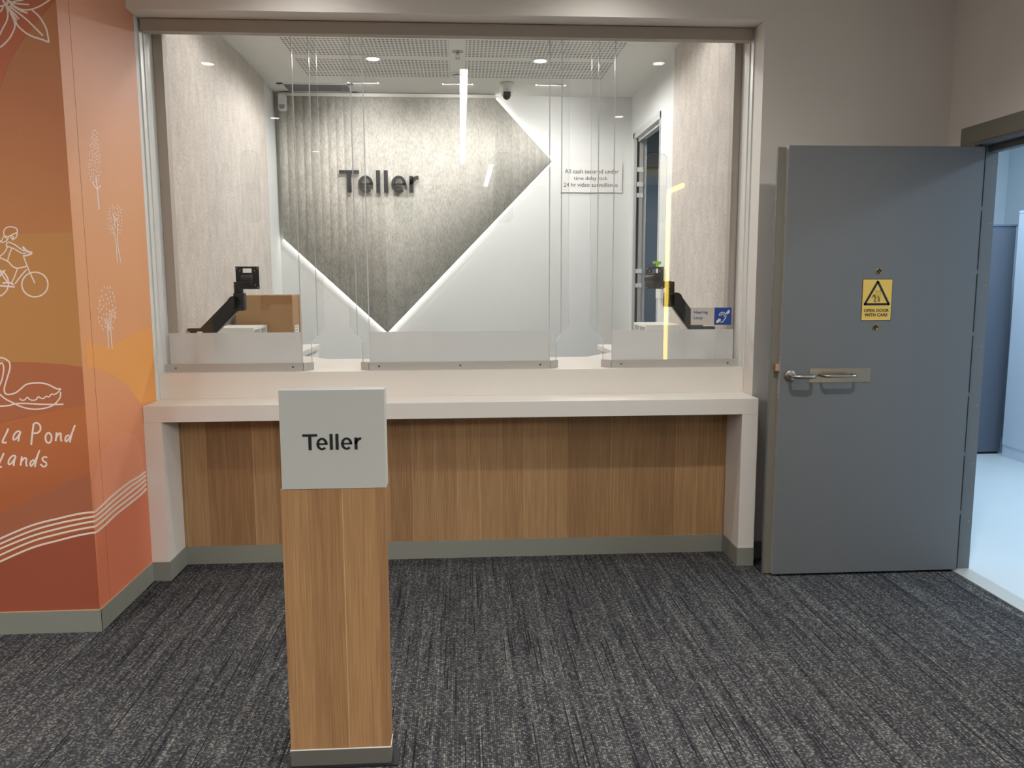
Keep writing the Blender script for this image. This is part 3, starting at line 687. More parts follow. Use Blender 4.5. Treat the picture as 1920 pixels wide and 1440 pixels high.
# ------------------------------------------------------------------ acrylic screens
YG = 0.185; TH = 0.008
def screen(x0, x1, lw, rw, label, slots, zz=2.672):
    t = thing('acrylic_screen', label, 'screen', ((x0 + x1) / 2, YG, ZE + 0.0005), 'acrylic security screens')
    z0 = ZE + 0.0005
    def pane(name, pts, o, ex, en):
        bm = bmesh.new(); bm_prism(bm, pts, o, ex, (0, 0, 1), en, TH, 0, 1)
        return obj(name, bm, [M['clear'], M['edge']], t)
    pane('front_pane', [(x0, z0 + 0.002), (x1, z0 + 0.002), (x1, zz), (x0, zz)], (0, YG, 0), (1, 0, 0), (0, 1, 0))
    s2 = math.sqrt(0.5)
    chan = [(x0, x1)]
    for on, xc, sg in ((lw, x0, -1), (rw, x1, 1)):
        if not on: continue
        ex = Vector((sg * s2, s2, 0)); en = Vector((-sg * s2, s2, 0))
        pane('wing_pane', [(0.0, z0 + 0.002), (0.058, z0 + 0.002), (0.058, 1.125), (0.098, 1.162), (0.098, zz), (0.0, zz)], (xc, YG, 0), ex, en)
        o2 = Vector((xc, YG, 0)) + ex * 0.098
        pane('return_pane', [(0.0, 1.162), (0.036, 1.205), (0.036, zz), (0.0, zz)], o2, (sg, 0, 0), (0, 1, 0))
    # base channel
    bm = bmesh.new(); bm_box(bm, x0 - 0.001, x1 + 0.001, YG - 0.006, YG + 0.016, z0, z0 + 0.039)
    for on, xc, sg in ((lw, x0, -1), (rw, x1, 1)):
        if on:
            ex = Vector((sg * s2, s2, 0)); en = Vector((-sg * s2, s2, 0))
            bm_prism(bm, [(0, 0), (0.062, 0), (0.062, 0.039), (0, 0.039)], Vector((xc, YG, z0)) - en * 0.006, ex, (0, 0, 1), en, 0.018)
    ch = obj('base_channel', bm, M['alu'], t, label='brushed aluminium base channel with screws')
    L = x1 - x0; xs = [x0 + 0.05, x1 - 0.05] + ([(x0 + x1) / 2] if L > 0.8 else [])
    for x in xs:
        bm = bmesh.new(); bm_cyl(bm, (x, YG - 0.006, z0 + 0.02), (x, YG - 0.008, z0 + 0.02), 0.0055, 0.0045, 14)
        bm_box(bm, x - 0.004, x + 0.004, YG - 0.0085, YG - 0.0079, z0 + 0.0194, z0 + 0.0206, 1)
        sub('screw', bm, [M['steel'], M['dark']], ch)
    # frosted band at the foot of the pane
    fx0, fx1 = (x0 + 0.02 if not lw else x0 + 0.004), (x1 - 0.02 if not rw else x1 - 0.004)
    bm = bmesh.new(); bm_box(bm, fx0, fx1, YG + TH + 0.0002, YG + TH + 0.0012, z0 + 0.03, 1.184)
    obj('frosted_band', bm, M['frost'], t, label='frosted white band')
    for a, b in slots:
        bm = bmesh.new(); r = 0.03; za, zb = 1.734, 2.078
        def rr(ins):
            pts = []
            for cx, cz, a0 in ((b - r, zb - r, 0), (a + r, zb - r, PI / 2), (a + r, za + r, PI), (b - r, za + r, 1.5 * PI)):
                for i in range(7): pts.append((cx + (r - ins) * math.cos(a0 + i * PI / 12), cz + (r - ins) * math.sin(a0 + i * PI / 12)))
            return pts
        bm_prism(bm, rr(0), (0, YG - 0.0065, 0), (1, 0, 0), (0, 0, 1), (0, 1, 0), 0.006, 0, 1)
        obj('speech_plate', bm, [M['clear'], M['edge']], t, label='clear rounded speech plate')
    return t
screen(-2.960, -2.278, False, True, 'left clear acrylic screen with frosted foot, nearest the orange wall', [(-2.546, -2.453)])
screen(-1.942, -1.012, True, True, 'middle clear acrylic screen, widest of the three', [(-1.301, -1.204), (-1.80, -1.705)])
screen(-0.688, -0.020, True, False, 'right clear acrylic screen carrying the blue hearing loop sign', [(-0.522, -0.416)])

# ------------------------------------------------------------------ lettering helpers
def glyph_word(bm, o, ex, ez, en, h, depth):
    """the word Teller, cap height h"""
    def P(pts): bm_prism(bm, [(x * h, y * h) for x, y in pts], o, ex, ez, en, depth)
    def rect(x0, x1, y0, y1): P([(x0, y0), (x1, y0), (x1, y1), (x0, y1)])
    def arc(cx, cy, rx, ry, tx, ty, a0, a1, n):
        for i in range(n):
            a, b = a0 + (a1 - a0) * i / n, a0 + (a1 - a0) * (i + 1) / n
            P([(cx + rx * math.cos(a), cy + ry * math.sin(a)), (cx + rx * math.cos(b), cy + ry * math.sin(b)),
               (cx + (rx - tx) * math.cos(b), cy + (ry - ty) * math.sin(b)), (cx + (rx - tx) * math.cos(a), cy + (ry - ty) * math.sin(a))])
    rect(0.0, 0.90, 0.85, 1.0); rect(0.36, 0.54, 0.0, 0.85)
    for ox in (0.845, 2.355):
        arc(ox + 0.34, 0.375, 0.34, 0.39, 0.16, 0.13, -0.03, 2 * PI - 0.80, 40)
        rect(ox + 0.10, ox + 0.678, 0.325, 0.425)
    rect(1.665, 1.845, 0, 1.0); rect(2.02, 2.20, 0, 1.0)
    rect(3.18, 3.36, 0, 0.755)
    arc(3.60, 0.36, 0.42, 0.405, 0.18, 0.155, PI / 2, PI, 14); 
def text_mesh(bm, body, size, o, ex, ez, en, depth, align='LEFT', offset=0.0, spacing=1.0, line=1.0):
    c = bpy.data.curves.new('txt', 'FONT'); c.body = body; c.size = size; c.extrude = depth / 2; c.align_x = align; c.offset = offset
    c.space_character = spacing; c.space_line = line; c.resolution_u = 3
    ob = bpy.data.objects.new('txt', c); COL.objects.link(ob)
    bpy.context.view_layer.update()
    me = bpy.data.meshes.new_from_object(ob)
    mtx = Matrix.Identity(4); ex, ez, en, o = Vector(ex), Vector(ez), Vector(en), Vector(o)
    for i in range(3): mtx[i][0] = ex[i]; mtx[i][1] = ez[i]; mtx[i][2] = en[i]; mtx[i][3] = o[i]
    me.transform(mtx); bm.from_mesh(me)
    bpy.data.objects.remove(ob); bpy.data.curves.remove(c); bpy.data.meshes.remove(me)

# ------------------------------------------------------------------ totem sign in front
tx0, tx1, ty0, ty1 = -1.9905, -1.6945, -1.680, -1.613
tt = thing('totem_sign', 'oak column sign with white box top reading Teller, standing on the carpet', 'sign', ((tx0 + tx1) / 2, (ty0 + ty1) / 2, 0))
obj('base_plate', B(tx0 - 0.012, tx1 + 0.022, ty0 - 0.012, ty1 + 0.012, 0.0, 0.005), M['black'], tt, label='black metal base plate')
obj('plinth', B(tx0, tx1, ty0, ty1, 0.005, 0.054), mat('dark grey plinth', (92, 90, 84), 0.5), tt, label='grey plinth')
obj('plinth_edge', B(tx0 - 0.001, tx1 + 0.001, ty0 - 0.001, ty1 + 0.001, 0.054, 0.0565), M['white_plastic'], tt, label='white edge strip')
obj('column', B(tx0 + 0.001, tx1 - 0.001, ty0 + 0.001, ty1 - 0.001, 0.0565, 0.8505), M['wood2'], tt, label='oak column')
hd = obj('sign_box', B(-1.984, -1.6895, -1.681, -1.624, 0.8515, 1.1363), M['sign_white'], tt, bevel=0.0008, label='white box with black lettering')
bm = bmesh.new(); a = at(568, 843.5, Y=-1.681); b = at(678, 843.5, Y=-1.681); h = (b.x - a.x) / 3.60
glyph_word(bm, (a.x, -1.681, a.z - 0.001), (1, 0, 0), (0, 0, 1), (0, -1, 0), h * 1.0, 0.0012)
sub('lettering', bm, M['ink'], hd, label='black word Teller')

# ------------------------------------------------------------------ teller room: felt and lettering
def feltside(x0, x1, y0, y1, seam=None):
    bm = bmesh.new()
    if seam:
        bm_box(bm, x0, x1, y0, seam - 0.001, ZE, RMZ - 0.003); bm_box(bm, x0, x1, seam + 0.001, y1, ZE, RMZ - 0.003)
    else: bm_box(bm, x0, x1, y0, y1, ZE, RMZ - 0.003)
    return bm
tag(obj('acoustic_panel', feltside(-2.9786, RXL, WT, 2.529), M['felt']), 'large marbled grey felt panel on the left wall of the teller room', 'panel', 'side wall felt panels')
tag(obj('acoustic_panel', feltside(RXR, -0.006, WT, 1.59, 0.62), M['felt']), 'marbled grey felt panel on the right wall of the teller room', 'panel', 'side wall felt panels')
# ribbed felt on back wall
V5 = [(-2.945, 2.945), (-1.165, 2.945), (-0.690, 2.439), (-2.098, 1.005), (-2.945, 1.80)]
def zr(x):
    hi = 2.945 if x <= -1.165 else 2.945 + (x + 1.165) * (2.439 - 2.945) / (-0.690 + 1.165)
    if x <= -2.098: lo = 1.80 + (x + 2.945) * (1.005 - 1.80) / (-2.098 + 2.945)
    else: lo = 1.005 + (x + 2.098) * (2.439 - 1.005) / (-0.690 + 2.098)
    return lo, hi
bk = thing('feature_panel', 'cut-corner ribbed grey felt panel on the teller room back wall', 'panel', (-1.9, 2.97, 1.005))
bm = bmesh.new(); cols = []; n = 420
for i in range(n + 1):
    x = -2.945 + (2.945 - 0.690) * i / n
    lo, hi = zr(x); amp = 0.011 * (0.55 + 0.45 * math.sin(x * 1.9 + 1.2))
    y = 2.945 - amp * abs(math.sin(PI * (x + 2.945) / 0.066)) ** 0.8
    nn = 1
    cols.append([bm.verts.new((x, y, lo + (hi - lo) * k / nn)) for k in range(nn + 1)] + [bm.verts.new((x, 2.962, lo)), bm.verts.new((x, 2.962, hi))])
for a, b in zip(cols, cols[1:]):
    f = bm.faces.new((a[0], b[0], b[1], a[1])); f.smooth = True
    bm.faces.new((a[0], a[2], b[2], b[0])); bm.faces.new((a[1], b[1], b[3], a[3]))
bm.faces.new((cols[0][0], cols[0][1], cols[0][3], cols[0][2]))
obj('felt_face', bm, M['felt_back'], bk)
obj('top_rail', B(-2.945, -1.165, 2.935, 2.985, 2.945, 2.972), M['white_plastic'], bk, label='white top rail')
obj('backing_board', (lambda bm: (bm_prism(bm, [(x * 0.985 - 0.028, 2.16 + (z_ - 2.16) * 0.975) for x, z_ in V5], (0, 2.962, 0), (1, 0, 0), (0, 0, 1), (0, 1, 0), 0.03), bm)[1])(bmesh.new()), M['white_plastic'], bk)
def led(p, q, label):
    p = Vector((p[0], 0, p[1])); q = Vector((q[0], 0, q[1])); d = (q - p).normalized(); nrm = Vector((d.z, 0, -d.x))
    c = Vector((-1.9, 0, 2.2)) - (p + q) / 2
    if nrm.dot(c) > 0: nrm = -nrm
    bm = bmesh.new()
    pts = [p - nrm * 0.004, q - nrm * 0.004, q + nrm * 0.014, p + nrm * 0.014]
    bm_prism(bm, [(v.x, v.z) for v in pts], (0, 2.964, 0), (1, 0, 0), (0, 0, 1), (0, 1, 0), 0.030)
    return tag(obj('led_strip', bm, M['led']), label, 'light', 'led strips around the felt panel')
led((-1.160, 2.943), (-0.690, 2.445), 'short glowing strip down the upper right edge of the ribbed felt')
led((-0.690, 2.433), (-2.090, 1.005), 'longest glowing strip, under the right slope of the ribbed felt')
led((-2.106, 1.005), (-2.942, 1.795), 'glowing strip under the left slope of the ribbed felt')
# raised word
bm = bmesh.new(); a = at(637, 361, Y=2.905); b = at(785, 361, Y=2.905); h = (b.x - a.x) / 3.60
glyph_word(bm, (a.x, 2.90, at(700, 361, Y=2.9).z), (1, 0, 0), (0, 0, 1), (0, 1, 0), h * 1.0, 0.016)
tag(obj('wall_lettering', bm, M['letter']), 'raised dark grey word Teller on the ribbed felt', 'lettering')
# cash notice
nt_ = thing('notice', 'clear notice about cash and video surveillance on the white back wall', 'sign', (-0.355, 2.985, 2.31))
a = at(1050, 304, Y=2.985); b = at(1166, 361, Y=2.985)
obj('plate', B(a.x, b.x, 2.984, 2.990, b.z, a.z), mat('notice plate', (224, 224, 221), 0.15), nt_)
for body, py, l, r in (('All cash secured under', 325, 1059, 1160), ('time delay lock', 337.5, 1076, 1139), ('24 hr video surveillance', 350, 1057, 1158)):
    q0, q1 = at(l, py, Y=2.984), at(r, py, Y=2.984)
    bm = bmesh.new(); k = 0; text_mesh(bm, body, 0.05, (0, 2.984, 0), (1, 0, 0), (0, 0, 1), (0, -1, 0), 0.001)
    bm.verts.ensure_lookup_table(); vs = bm.verts[k:]
    mn, mx_ = min(v.co.x for v in vs), max(v.co.x for v in vs); s = (q1.x - q0.x) / (mx_ - mn)
    for v in vs: v.co.x = q0.x + (v.co.x - mn) * s; v.co.z = q0.z + v.co.z * s
    obj('lettering', bm, M['ink'], nt_, label='dark text line ' + body)
for x in (a.x + 0.02, b.x - 0.02):
    for z_ in (a.z - 0.02, b.z + 0.02):
        bm = bmesh.new(); bm_cyl(bm, (x, 2.9905, z_), (x, 2.9975, z_), 0.004, seg=10); obj('standoff', bm, M['steel'], nt_)

# ------------------------------------------------------------------ ceiling fittings of the teller room
def downlight(x, y, z0, label, group):
    t = thing('downlight', label, 'light', (x, y, z0), group)
    bm = bmesh.new(); bm_lathe(bm, (x, y, z0), [(0.044, 0.0), (0.047, -0.004), (0.062, -0.005), (0.066, 0.0)], 36)
    obj('trim_ring', bm, M['white_plastic'], t)
    bm = bmesh.new(); bm_lathe(bm, (x, y, z0), [(0.0005, -0.0008), (0.043, -0.0008), (0.043, -0.002), (0.0005, -0.003)], 28)
    obj('lens', bm, M['disk'], t); return t
downlight(*ROOM_DL[0], RMZ, 'round bright downlight in the teller room ceiling, above the raised Teller word', 'teller room downlights')
downlight(*ROOM_DL[1], RMZ, 'round bright downlight in the teller room ceiling, right of the security camera', 'teller room downlights')
downlight(*ROOM_DL[2], RMZ, 'added unseen downlight over the left worktop wing', 'teller room downlights')
downlight(*ROOM_DL[3], RMZ, 'added unseen downlight over the right worktop wing', 'teller room downlights')
for x, y in LOBBY_DL:
    downlight(x, y, LOBZ, 'round warm downlight in the lobby ceiling', 'lobby downlights')  # covers the added far-left and rear downlights too
for (x, y), lb in zip(SLOT, ('left', 'middle', 'right')):
    t = thing('slot_light', 'slim black slot light in the ceiling, %s one of three' % {'left': 'leftmost', 'middle': 'middle', 'right': 'rightmost'}[lb], 'light', (x, y, RMZ), 'slot lights along the back wall')
    bm = bmesh.new(); bm_box(bm, x - 0.122, x + 0.122, y - 0.018, y - 0.012, RMZ - 0.0025, RMZ); bm_box(bm, x - 0.122, x + 0.122, y + 0.012, y + 0.018, RMZ - 0.0025, RMZ)
    bm_box(bm, x - 0.126, x - 0.118, y - 0.018, y + 0.018, RMZ - 0.0025, RMZ); bm_box(bm, x + 0.118, x + 0.126, y - 0.018, y + 0.018, RMZ - 0.0025, RMZ)
    obj('rim', bm, M['white_plastic'], t)
    obj('baffle', B(x - 0.118, x + 0.118, y - 0.012, y - 0.008, RMZ - 0.004, RMZ), M['blackgloss'], t)
    for ex_ in (-0.117, 0.109): obj('lamp_lens', B(x + ex_, x + ex_ + 0.008, y - 0.008, y + 0.012, RMZ - 0.006, RMZ - 0.002), M['disk'], t)
    obj('reflector', B(x - 0.118, x + 0.118, y - 0.008, y + 0.012, RMZ - 0.002, RMZ - 0.0005), M['black'], t)
# air conditioning grille
t = thing('air_grille', 'white framed ceiling air grille at the left of the back wall', 'vent', (-2.59, 2.78, RMZ))
bm = bmesh.new(); gx0, gx1, gy0, gy1 = -2.885, -2.295, 2.635, 2.925
for a in ((gx0, gx1, gy0, gy0 + 0.035), (gx0, gx1, gy1 - 0.035, gy1), (gx0, gx0 + 0.045, gy0, gy1), (gx1 - 0.045, gx1, gy0, gy1)): bm_box(bm, *a, RMZ - 0.004, RMZ)
obj('frame', bm, M['white_plastic'], t)
bm = bmesh.new(); bm_box(bm, gx0 + 0.045, gx1 - 0.045, gy0 + 0.035, gy1 - 0.035, RMZ - 0.003, RMZ - 0.001)
for i in range(40):
    yy = gy0 + 0.037 + i * 0.0055; bm_box(bm, gx0 + 0.045, gx1 - 0.045, yy, yy + 0.002, RMZ - 0.0055, RMZ - 0.003)
obj('louvre', bm, M['grey_plastic'], t, label='grey louvre')
# sprinkler
t = thing('sprinkler', 'small fire sprinkler head in the teller room ceiling', 'sprinkler', (-1.473, 1.72, RMZ))
bm = bmesh.new(); bm_lathe(bm, (-1.473, 1.72, RMZ), [(0.012, 0), (0.012, -0.006), (0.036, -0.004), (0.040, 0)], 28); obj('escutcheon', bm, M['steel'], t)
bm = bmesh.new(); c = (-1.473, 1.72, RMZ)
bm_cyl(bm, c, (c[0], c[1], RMZ - 0.02), 0.009); bm_tube(bm, [(c[0] - 0.008, c[1], RMZ - 0.018), (c[0] - 0.013, c[1], RMZ - 0.03), (c[0] - 0.003, c[1], RMZ - 0.044)], 0.002, 8)
bm_tube(bm, [(c[0] + 0.008, c[1], RMZ - 0.018), (c[0] + 0.013, c[1], RMZ - 0.03), (c[0] + 0.003, c[1], RMZ - 0.044)], 0.002, 8); bm_cyl(bm, (c[0], c[1], RMZ - 0.044), (c[0], c[1], RMZ - 0.046), 0.016)
obj('head', bm, M['steel'], t)
# round ceiling sensor
t = thing('ceiling_sensor', 'round white ceiling sensor with a dark slot, behind the sprinkler', 'sensor', (-1.473, 2.30, RMZ))
c = (-1.473, 2.30, RMZ)
bm = bmesh.new(); bm_lathe(bm, c, [(0.058, 0), (0.056, -0.008), (0.046, -0.010), (0.0005, -0.010)], 36); obj('base_ring', bm, M['white_plastic'], t)
bm = bmesh.new(); bm_lathe(bm, c, [(0.032, -0.010), (0.032, -0.016), (0.0005, -0.016)], 30); obj('vent_slot', bm, M['dark'], t)
bm = bmesh.new(); bm_lathe(bm, c, [(0.040, -0.016), (0.038, -0.026), (0.024, -0.034), (0.0005, -0.035)], 36); obj('cap', bm, M['white_plastic'], t)
# security camera
t = thing('security_camera', 'white ceiling security camera with a black dome lens', 'camera', (-1.094, 2.551, RMZ))
c = (-1.094, 2.551, RMZ)
bm = bmesh.new(); bm_lathe(bm, c, [(0.054, 0), (0.053, -0.02), (0.047, -0.075), (0.043, -0.095), (0.030, -0.099), (0.0005, -0.099)], 36); obj('housing', bm, M['white_plastic'], t)
bm = bmesh.new(); bm_lathe(bm, (c[0], c[1] - 0.008, c[2]), [(0.031, -0.060)] + [(0.0315 * math.cos(a), -0.098 - 0.034 * math.sin(a)) for a in [i * PI / 16 for i in range(8)]] + [(0.0005, -0.132)], 28)
bm_box(bm, c[0] - 0.028, c[0] + 0.028, c[1] - 0.054, c[1] - 0.03, RMZ - 0.105, RMZ - 0.078)
obj('dome', bm, M['blackgloss'], t, label='black dome')
obj('logo_mark', B(c[0] - 0.010, c[0] + 0.010, c[1] - 0.0505, c[1] - 0.049, RMZ - 0.062, RMZ - 0.059), M['grey_plastic'], t)
# motion sensor
t = thing('motion_sensor', 'white rounded motion sensor high in the back left corner', 'sensor', (-2.905, 2.93, 2.83))
q = at(528, 191, Y=2.88); px = 4.62e-3 * 1.0
bm = bmesh.new(); hw, hh = 0.033, 0.066
pts = []
for cx, cz, a0 in ((1, 1, 0), (-1, 1, PI / 2), (-1, -1, PI), (1, -1, 1.5 * PI)):
    for i in range(7): pts.append((q.x + cx * (hw - 0.022) + 0.022 * math.cos(a0 + i * PI / 12), q.z + cz * (hh - 0.022) + 0.022 * math.sin(a0 + i * PI / 12)))
bm_prism(bm, pts, (0, 2.885, 0), (1, 0, 0), (0, 0, 1), (0, 1, 0), 0.06); obj('housing', bm, M['white_plastic'], t, bevel=0.008)
bm = bmesh.new(); bm_prism(bm, [(q.x - 0.022, q.z - 0.018), (q.x + 0.022, q.z - 0.018), (q.x + 0.022, q.z - 0.042), (q.x + 0.012, q.z - 0.054), (q.x - 0.012, q.z - 0.054), (q.x - 0.022, q.z - 0.042)], (0, 2.8815, 0), (1, 0, 0), (0, 0, 1), (0, 1, 0), 0.005); obj('lens', bm, M['grey_plastic'], t, label='grey lens')

# ------------------------------------------------------------------ pigeonhole units, box, bottle
def pigeon(x0, x1, y0, y1, z1, face, label):
    t = thing('pigeonhole_unit', label, 'shelf unit', ((x0 + x1) / 2, (y0 + y1) / 2, ZE), 'pigeonhole units on the worktop wings')
    w_ = 0.015; bm = bmesh.new()
    bm_box(bm, x0, x1, y0, y1, z1 - w_, z1); bm_box(bm, x0, x1, y0, y1, ZE, ZE + w_)
    bm_box(bm, x0, x1, y0, y0 + w_, ZE + w_, z1 - w_); bm_box(bm, x0, x1, y1 - w_, y1, ZE + w_, z1 - w_)
    bx = (x0, x0 + 0.012) if face > 0 else (x1 - 0.012, x1)
    bm_box(bm, *bx, y0 + w_, y1 - w_, ZE + w_, z1 - w_)
    obj('carcass', bm, M['melamine'], t, bevel=0.001)
    a, b = (x0 + 0.012, x1) if face > 0 else (x0, x1 - 0.012)
    for k in (1,):
        yy = y0 + (y1 - y0) * 0.47
        obj('divider', B(a, b, yy, yy + 0.012, ZE + w_, z1 - w_), M['melamine'], t)
    return t
pigeon(-2.945, -2.71, 0.94, 1.28, 1.168, 1, 'white pigeonhole unit on the left, in front of the cardboard box')
pigeon(-0.335, -0.115, 0.94, 1.28, 1.168, -1, 'white pigeonhole unit on the right, below the green-topped bottle')
# cardboard box
bt = thing('cardboard_box', 'taped brown cardboard box behind the left pigeonhole unit', 'box', (-2.73, 1.4, ZE))
bx0, bx1, by0, by1, bz1 = -2.905, -2.548, 1.29, 1.50, 1.352
bm = bmesh.new(); bm_box(bm, bx0, bx1, by0, by1, ZE + 0.001, bz1)
obj('carton', bm, M['card'], bt, bevel=0.003)
bm = bmesh.new(); bm_box(bm, bx0 + 0.002, (bx0 + bx1) / 2 - 0.002, by0 + 0.004, by1, bz1, bz1 + 0.004); bm_box(bm, (bx0 + bx1) / 2 + 0.002, bx1 - 0.002, by0 + 0.004, by1, bz1, bz1 + 0.005)
obj('top_flap', bm, M['cardlight'], bt)
bm = bmesh.new(); bm_box(bm, bx1, bx1 + 0.006, by1 - 0.01, by1 + 0.05, ZE + 0.002, bz1 + 0.003); obj('side_flap', bm, M['cardlight'], bt)
bm = bmesh.new(); xm = (bx0 + bx1) / 2 + 0.01
bm_box(bm, xm - 0.03, xm + 0.03, by0 - 0.0008, by0, bz1 - 0.09, bz1); bm_box(bm, xm + 0.0, bx1, by0 - 0.0007, by0, bz1 - 0.055, bz1 - 0.002)
obj('packing_tape', bm, M['tape'], bt, label='glossy brown tape')
bm = bmesh.new(); bm_box(bm, bx1, bx1 + 0.0008, by0 + 0.05, by1 - 0.03, ZE + 0.07, ZE + 0.17)
lb = obj('label', bm, M['paper'], bt, label='white shipping label')
bm = bmesh.new()
for k in range(5): bm_box(bm, bx1 + 0.0008, bx1 + 0.0011, by0 + 0.06, by1 - 0.05 - 0.02 * (k % 2), ZE + 0.155 - k * 0.017, ZE + 0.158 - k * 0.017)
sub('print', bm, M['ink'], lb)
# wall socket by the box
t = thing('power_outlet', 'small white power outlet on the felt wall behind the left pigeonhole unit', 'outlet', (RXL, 1.30, 1.2))
q = at(451, 592, X=RXL)
obj('outlet_plate', B(RXL, RXL + 0.008, q.y - 0.06, q.y + 0.06, q.z - 0.035, q.z + 0.035), M['white_plastic'], t, bevel=0.002)
obj('switch', B(RXL + 0.008, RXL + 0.012, q.y - 0.01, q.y + 0.01, q.z - 0.01, q.z + 0.01), M['grey_plastic'], t)
# wall dispenser between felt and doorway
q0 = at(1249, 503, X=-0.006); q1 = at(1240, 503, X=-0.006); qb = at(1244, 560, X=-0.006)
t = thing('wall_dispenser', 'small white wall dispenser with a lime green tab, beside the inner doorway', 'dispenser', (-0.006, (q0.y + q1.y) / 2, qb.z))
obj('body', B(-0.045, -0.0065, q0.y, q1.y, qb.z, q0.z), M['white_plastic'], t, bevel=0.006)
bm = bmesh.new(); gx = -0.045
bm_prism(bm, [(-0.085, 0.036), (-0.085, 0.05), (-0.03, 0.05), (-0.03, 0.030), (-0.045, 0.026), (-0.05, 0.0), (-0.064, 0.0), (-0.062, 0.032)], (0.0, q0.y + 0.05, q0.z), (1, 0, 0), (0, 0, 1), (0, 1, 0), 0.02)
obj('tab', bm, M['green'], t, label='lime green tab')

# ------------------------------------------------------------------ monitor arms
def rot_box(bm, c, ex, ey, ez, a, b, d):
    c = Vector(c); v = []
    for sx in (-1, 1):
        for sy in (-1, 1):
            for sz in (-1, 1): v.append(bm.verts.new(c + ex * sx * a + ey * sy * b + ez * sz * d))
    for f in ((0, 1, 3, 2), (4, 6, 7, 5), (0, 4, 5, 1), (2, 3, 7, 6), (0, 2, 6, 4), (1, 5, 7, 3)): bm.faces.new([v[i] for i in f])
def arm(sg, label, plate_c, plate_yaw, plate_w, pivot, elbow, foot):
    """sg +1 leans right (left-hand arm), pivot = lower tip cylinder etc.; all in the plane Y=0.5"""
    Yp = 0.5
    t = thing('monitor_arm', label, 'monitor arm', (foot[0], Yp, ZE), 'black monitor arms')
    # post standing on the worktop with clamp base
    bm = bmesh.new(); bm_cyl(bm, (foot[0], Yp, ZE + 0.0005), (foot[0], Yp, ZE + 0.012), 0.022); bm_cyl(bm, (foot[0], Yp, ZE + 0.012), (foot[0], Yp, foot[1] - 0.006), 0.019)
    obj('post', bm, M['black'], t)
    bm = bmesh.new(); bm_box(bm, min(foot[0] - sg * 0.022, foot[0] + sg * 0.055), max(foot[0] - sg * 0.022, foot[0] + sg * 0.055), Yp - 0.028, Yp + 0.028, foot[1] - 0.006, foot[1] + 0.010)
    obj('swivel', bm, M['black'], t, bevel=0.003)
    # spring arm
    p0 = Vector((foot[0] + sg * 0.062, Yp, foot[1] - 0.018)); p1 = Vector((elbow[0], Yp, elbow[1])); d = (p1 - p0).normalized(); nrm = Vector((-d.z, 0, d.x))
    if nrm.z < 0: nrm = -nrm
    bm = bmesh.new(); c = (p0 + p1) / 2; L = (p1 - p0).length / 2
    rot_box(bm, c, d, nrm, Vector((0, 1, 0)), L, 0.033, 0.022)
    sa = obj('spring_arm', bm, M['black'], t, bevel=0.004)
    bm = bmesh.new(); rot_box(bm, c - nrm * 0.034 + d * 0.01, d, nrm, Vector((0, 1, 0)), L * 0.72, 0.010, 0.019); sub('cover', bm, M['blackgloss'], sa, bevel=0.003)
    bm = bmesh.new(); bm_cyl(bm, (elbow[0], Yp - 0.026, elbow[1]), (elbow[0], Yp + 0.026, elbow[1]), 0.035); obj('elbow', bm, M['black'], t)
    # head block and vertical pivot
    hx = pivot[0]
    bm = bmesh.new(); bm_box(bm, hx - 0.029, hx + 0.029, Yp - 0.026, Yp + 0.026, elbow[1] - 0.045, pivot[1] - 0.012); obj('head_block', bm, M['black'], t, bevel=0.006)
    bm = bmesh.new(); bm_cyl(bm, (hx - sg * 0.004, Yp, pivot[1] - 0.012), (hx - sg * 0.004, Yp, pivot[2]), 0.024); obj('pivot', bm, M['black'], t)
    # VESA plate with tilt joint
    cy_, sy_ = math.cos(plate_yaw), math.sin(plate_yaw); ex = Vector((cy_, sy_, 0)); en = Vector((-sy_, cy_, 0)); ez = Vector((0, 0, 1))
    pc = Vector((plate_c[0], Yp - 0.005, plate_c[1]))
    bm = bmesh.new(); hw = 0.0605
    pts = [(-hw, -hw), (hw, -hw), (hw, hw - 0.006), (hw - 0.006, hw), (-hw + 0.006, hw), (-hw, hw - 0.006)]
    # plate with a slot cut through: four bars around the hole
    hx0, hx1, hz0, hz1 = -0.023, 0.023, 0.026, 0.050
    def plateprism(x0, x1, z0, z1): bm_prism(bm, [(x0, z0), (x1, z0), (x1, z1), (x0, z1)], pc, ex, ez, en, 0.004)
    plateprism(-hw, hw, -hw, hz0); plateprism(-hw, hw, hz1, hw); plateprism(-hw, hx0, hz0, hz1); plateprism(hx1, hw, hz0, hz1)
    vp = obj('mounting_plate', bm, M['black'], t)
    for sx in (-1, 1):
        for sz in (-1, 1):
            for k in (0.0525, 0.038):
                if k < 0.05 and sz < 0 and sx < 0: continue
                bm = bmesh.new(); q = pc + ex * sx * k + ez * sz * k; bm_cyl(bm, q - en * 0.0006, q + en * 0.0046, 0.003, seg=10); sub('hole', bm, M['alu'], vp)
    bm = bmesh.new(); tgt = Vector((hx, Yp, pivot[2] - 0.014)); q0 = pc + ez * (-0.005) - en * 0.002
    rot_box(bm, q0 - en * 0.014, ex, ez, en, 0.026, 0.032, 0.014)
    bm_cyl(bm, q0 - en * 0.03 - ex * 0.03, q0 - en * 0.03 + ex * 0.03, 0.021)
    bm_box(bm, min(tgt.x, q0.x), max(tgt.x, q0.x), Yp - 0.04, Yp - 0.002, pivot[2] - 0.034, pivot[2] + 0.004)
    obj('tilt_joint', bm, M['black'], t, bevel=0.003)
    return t
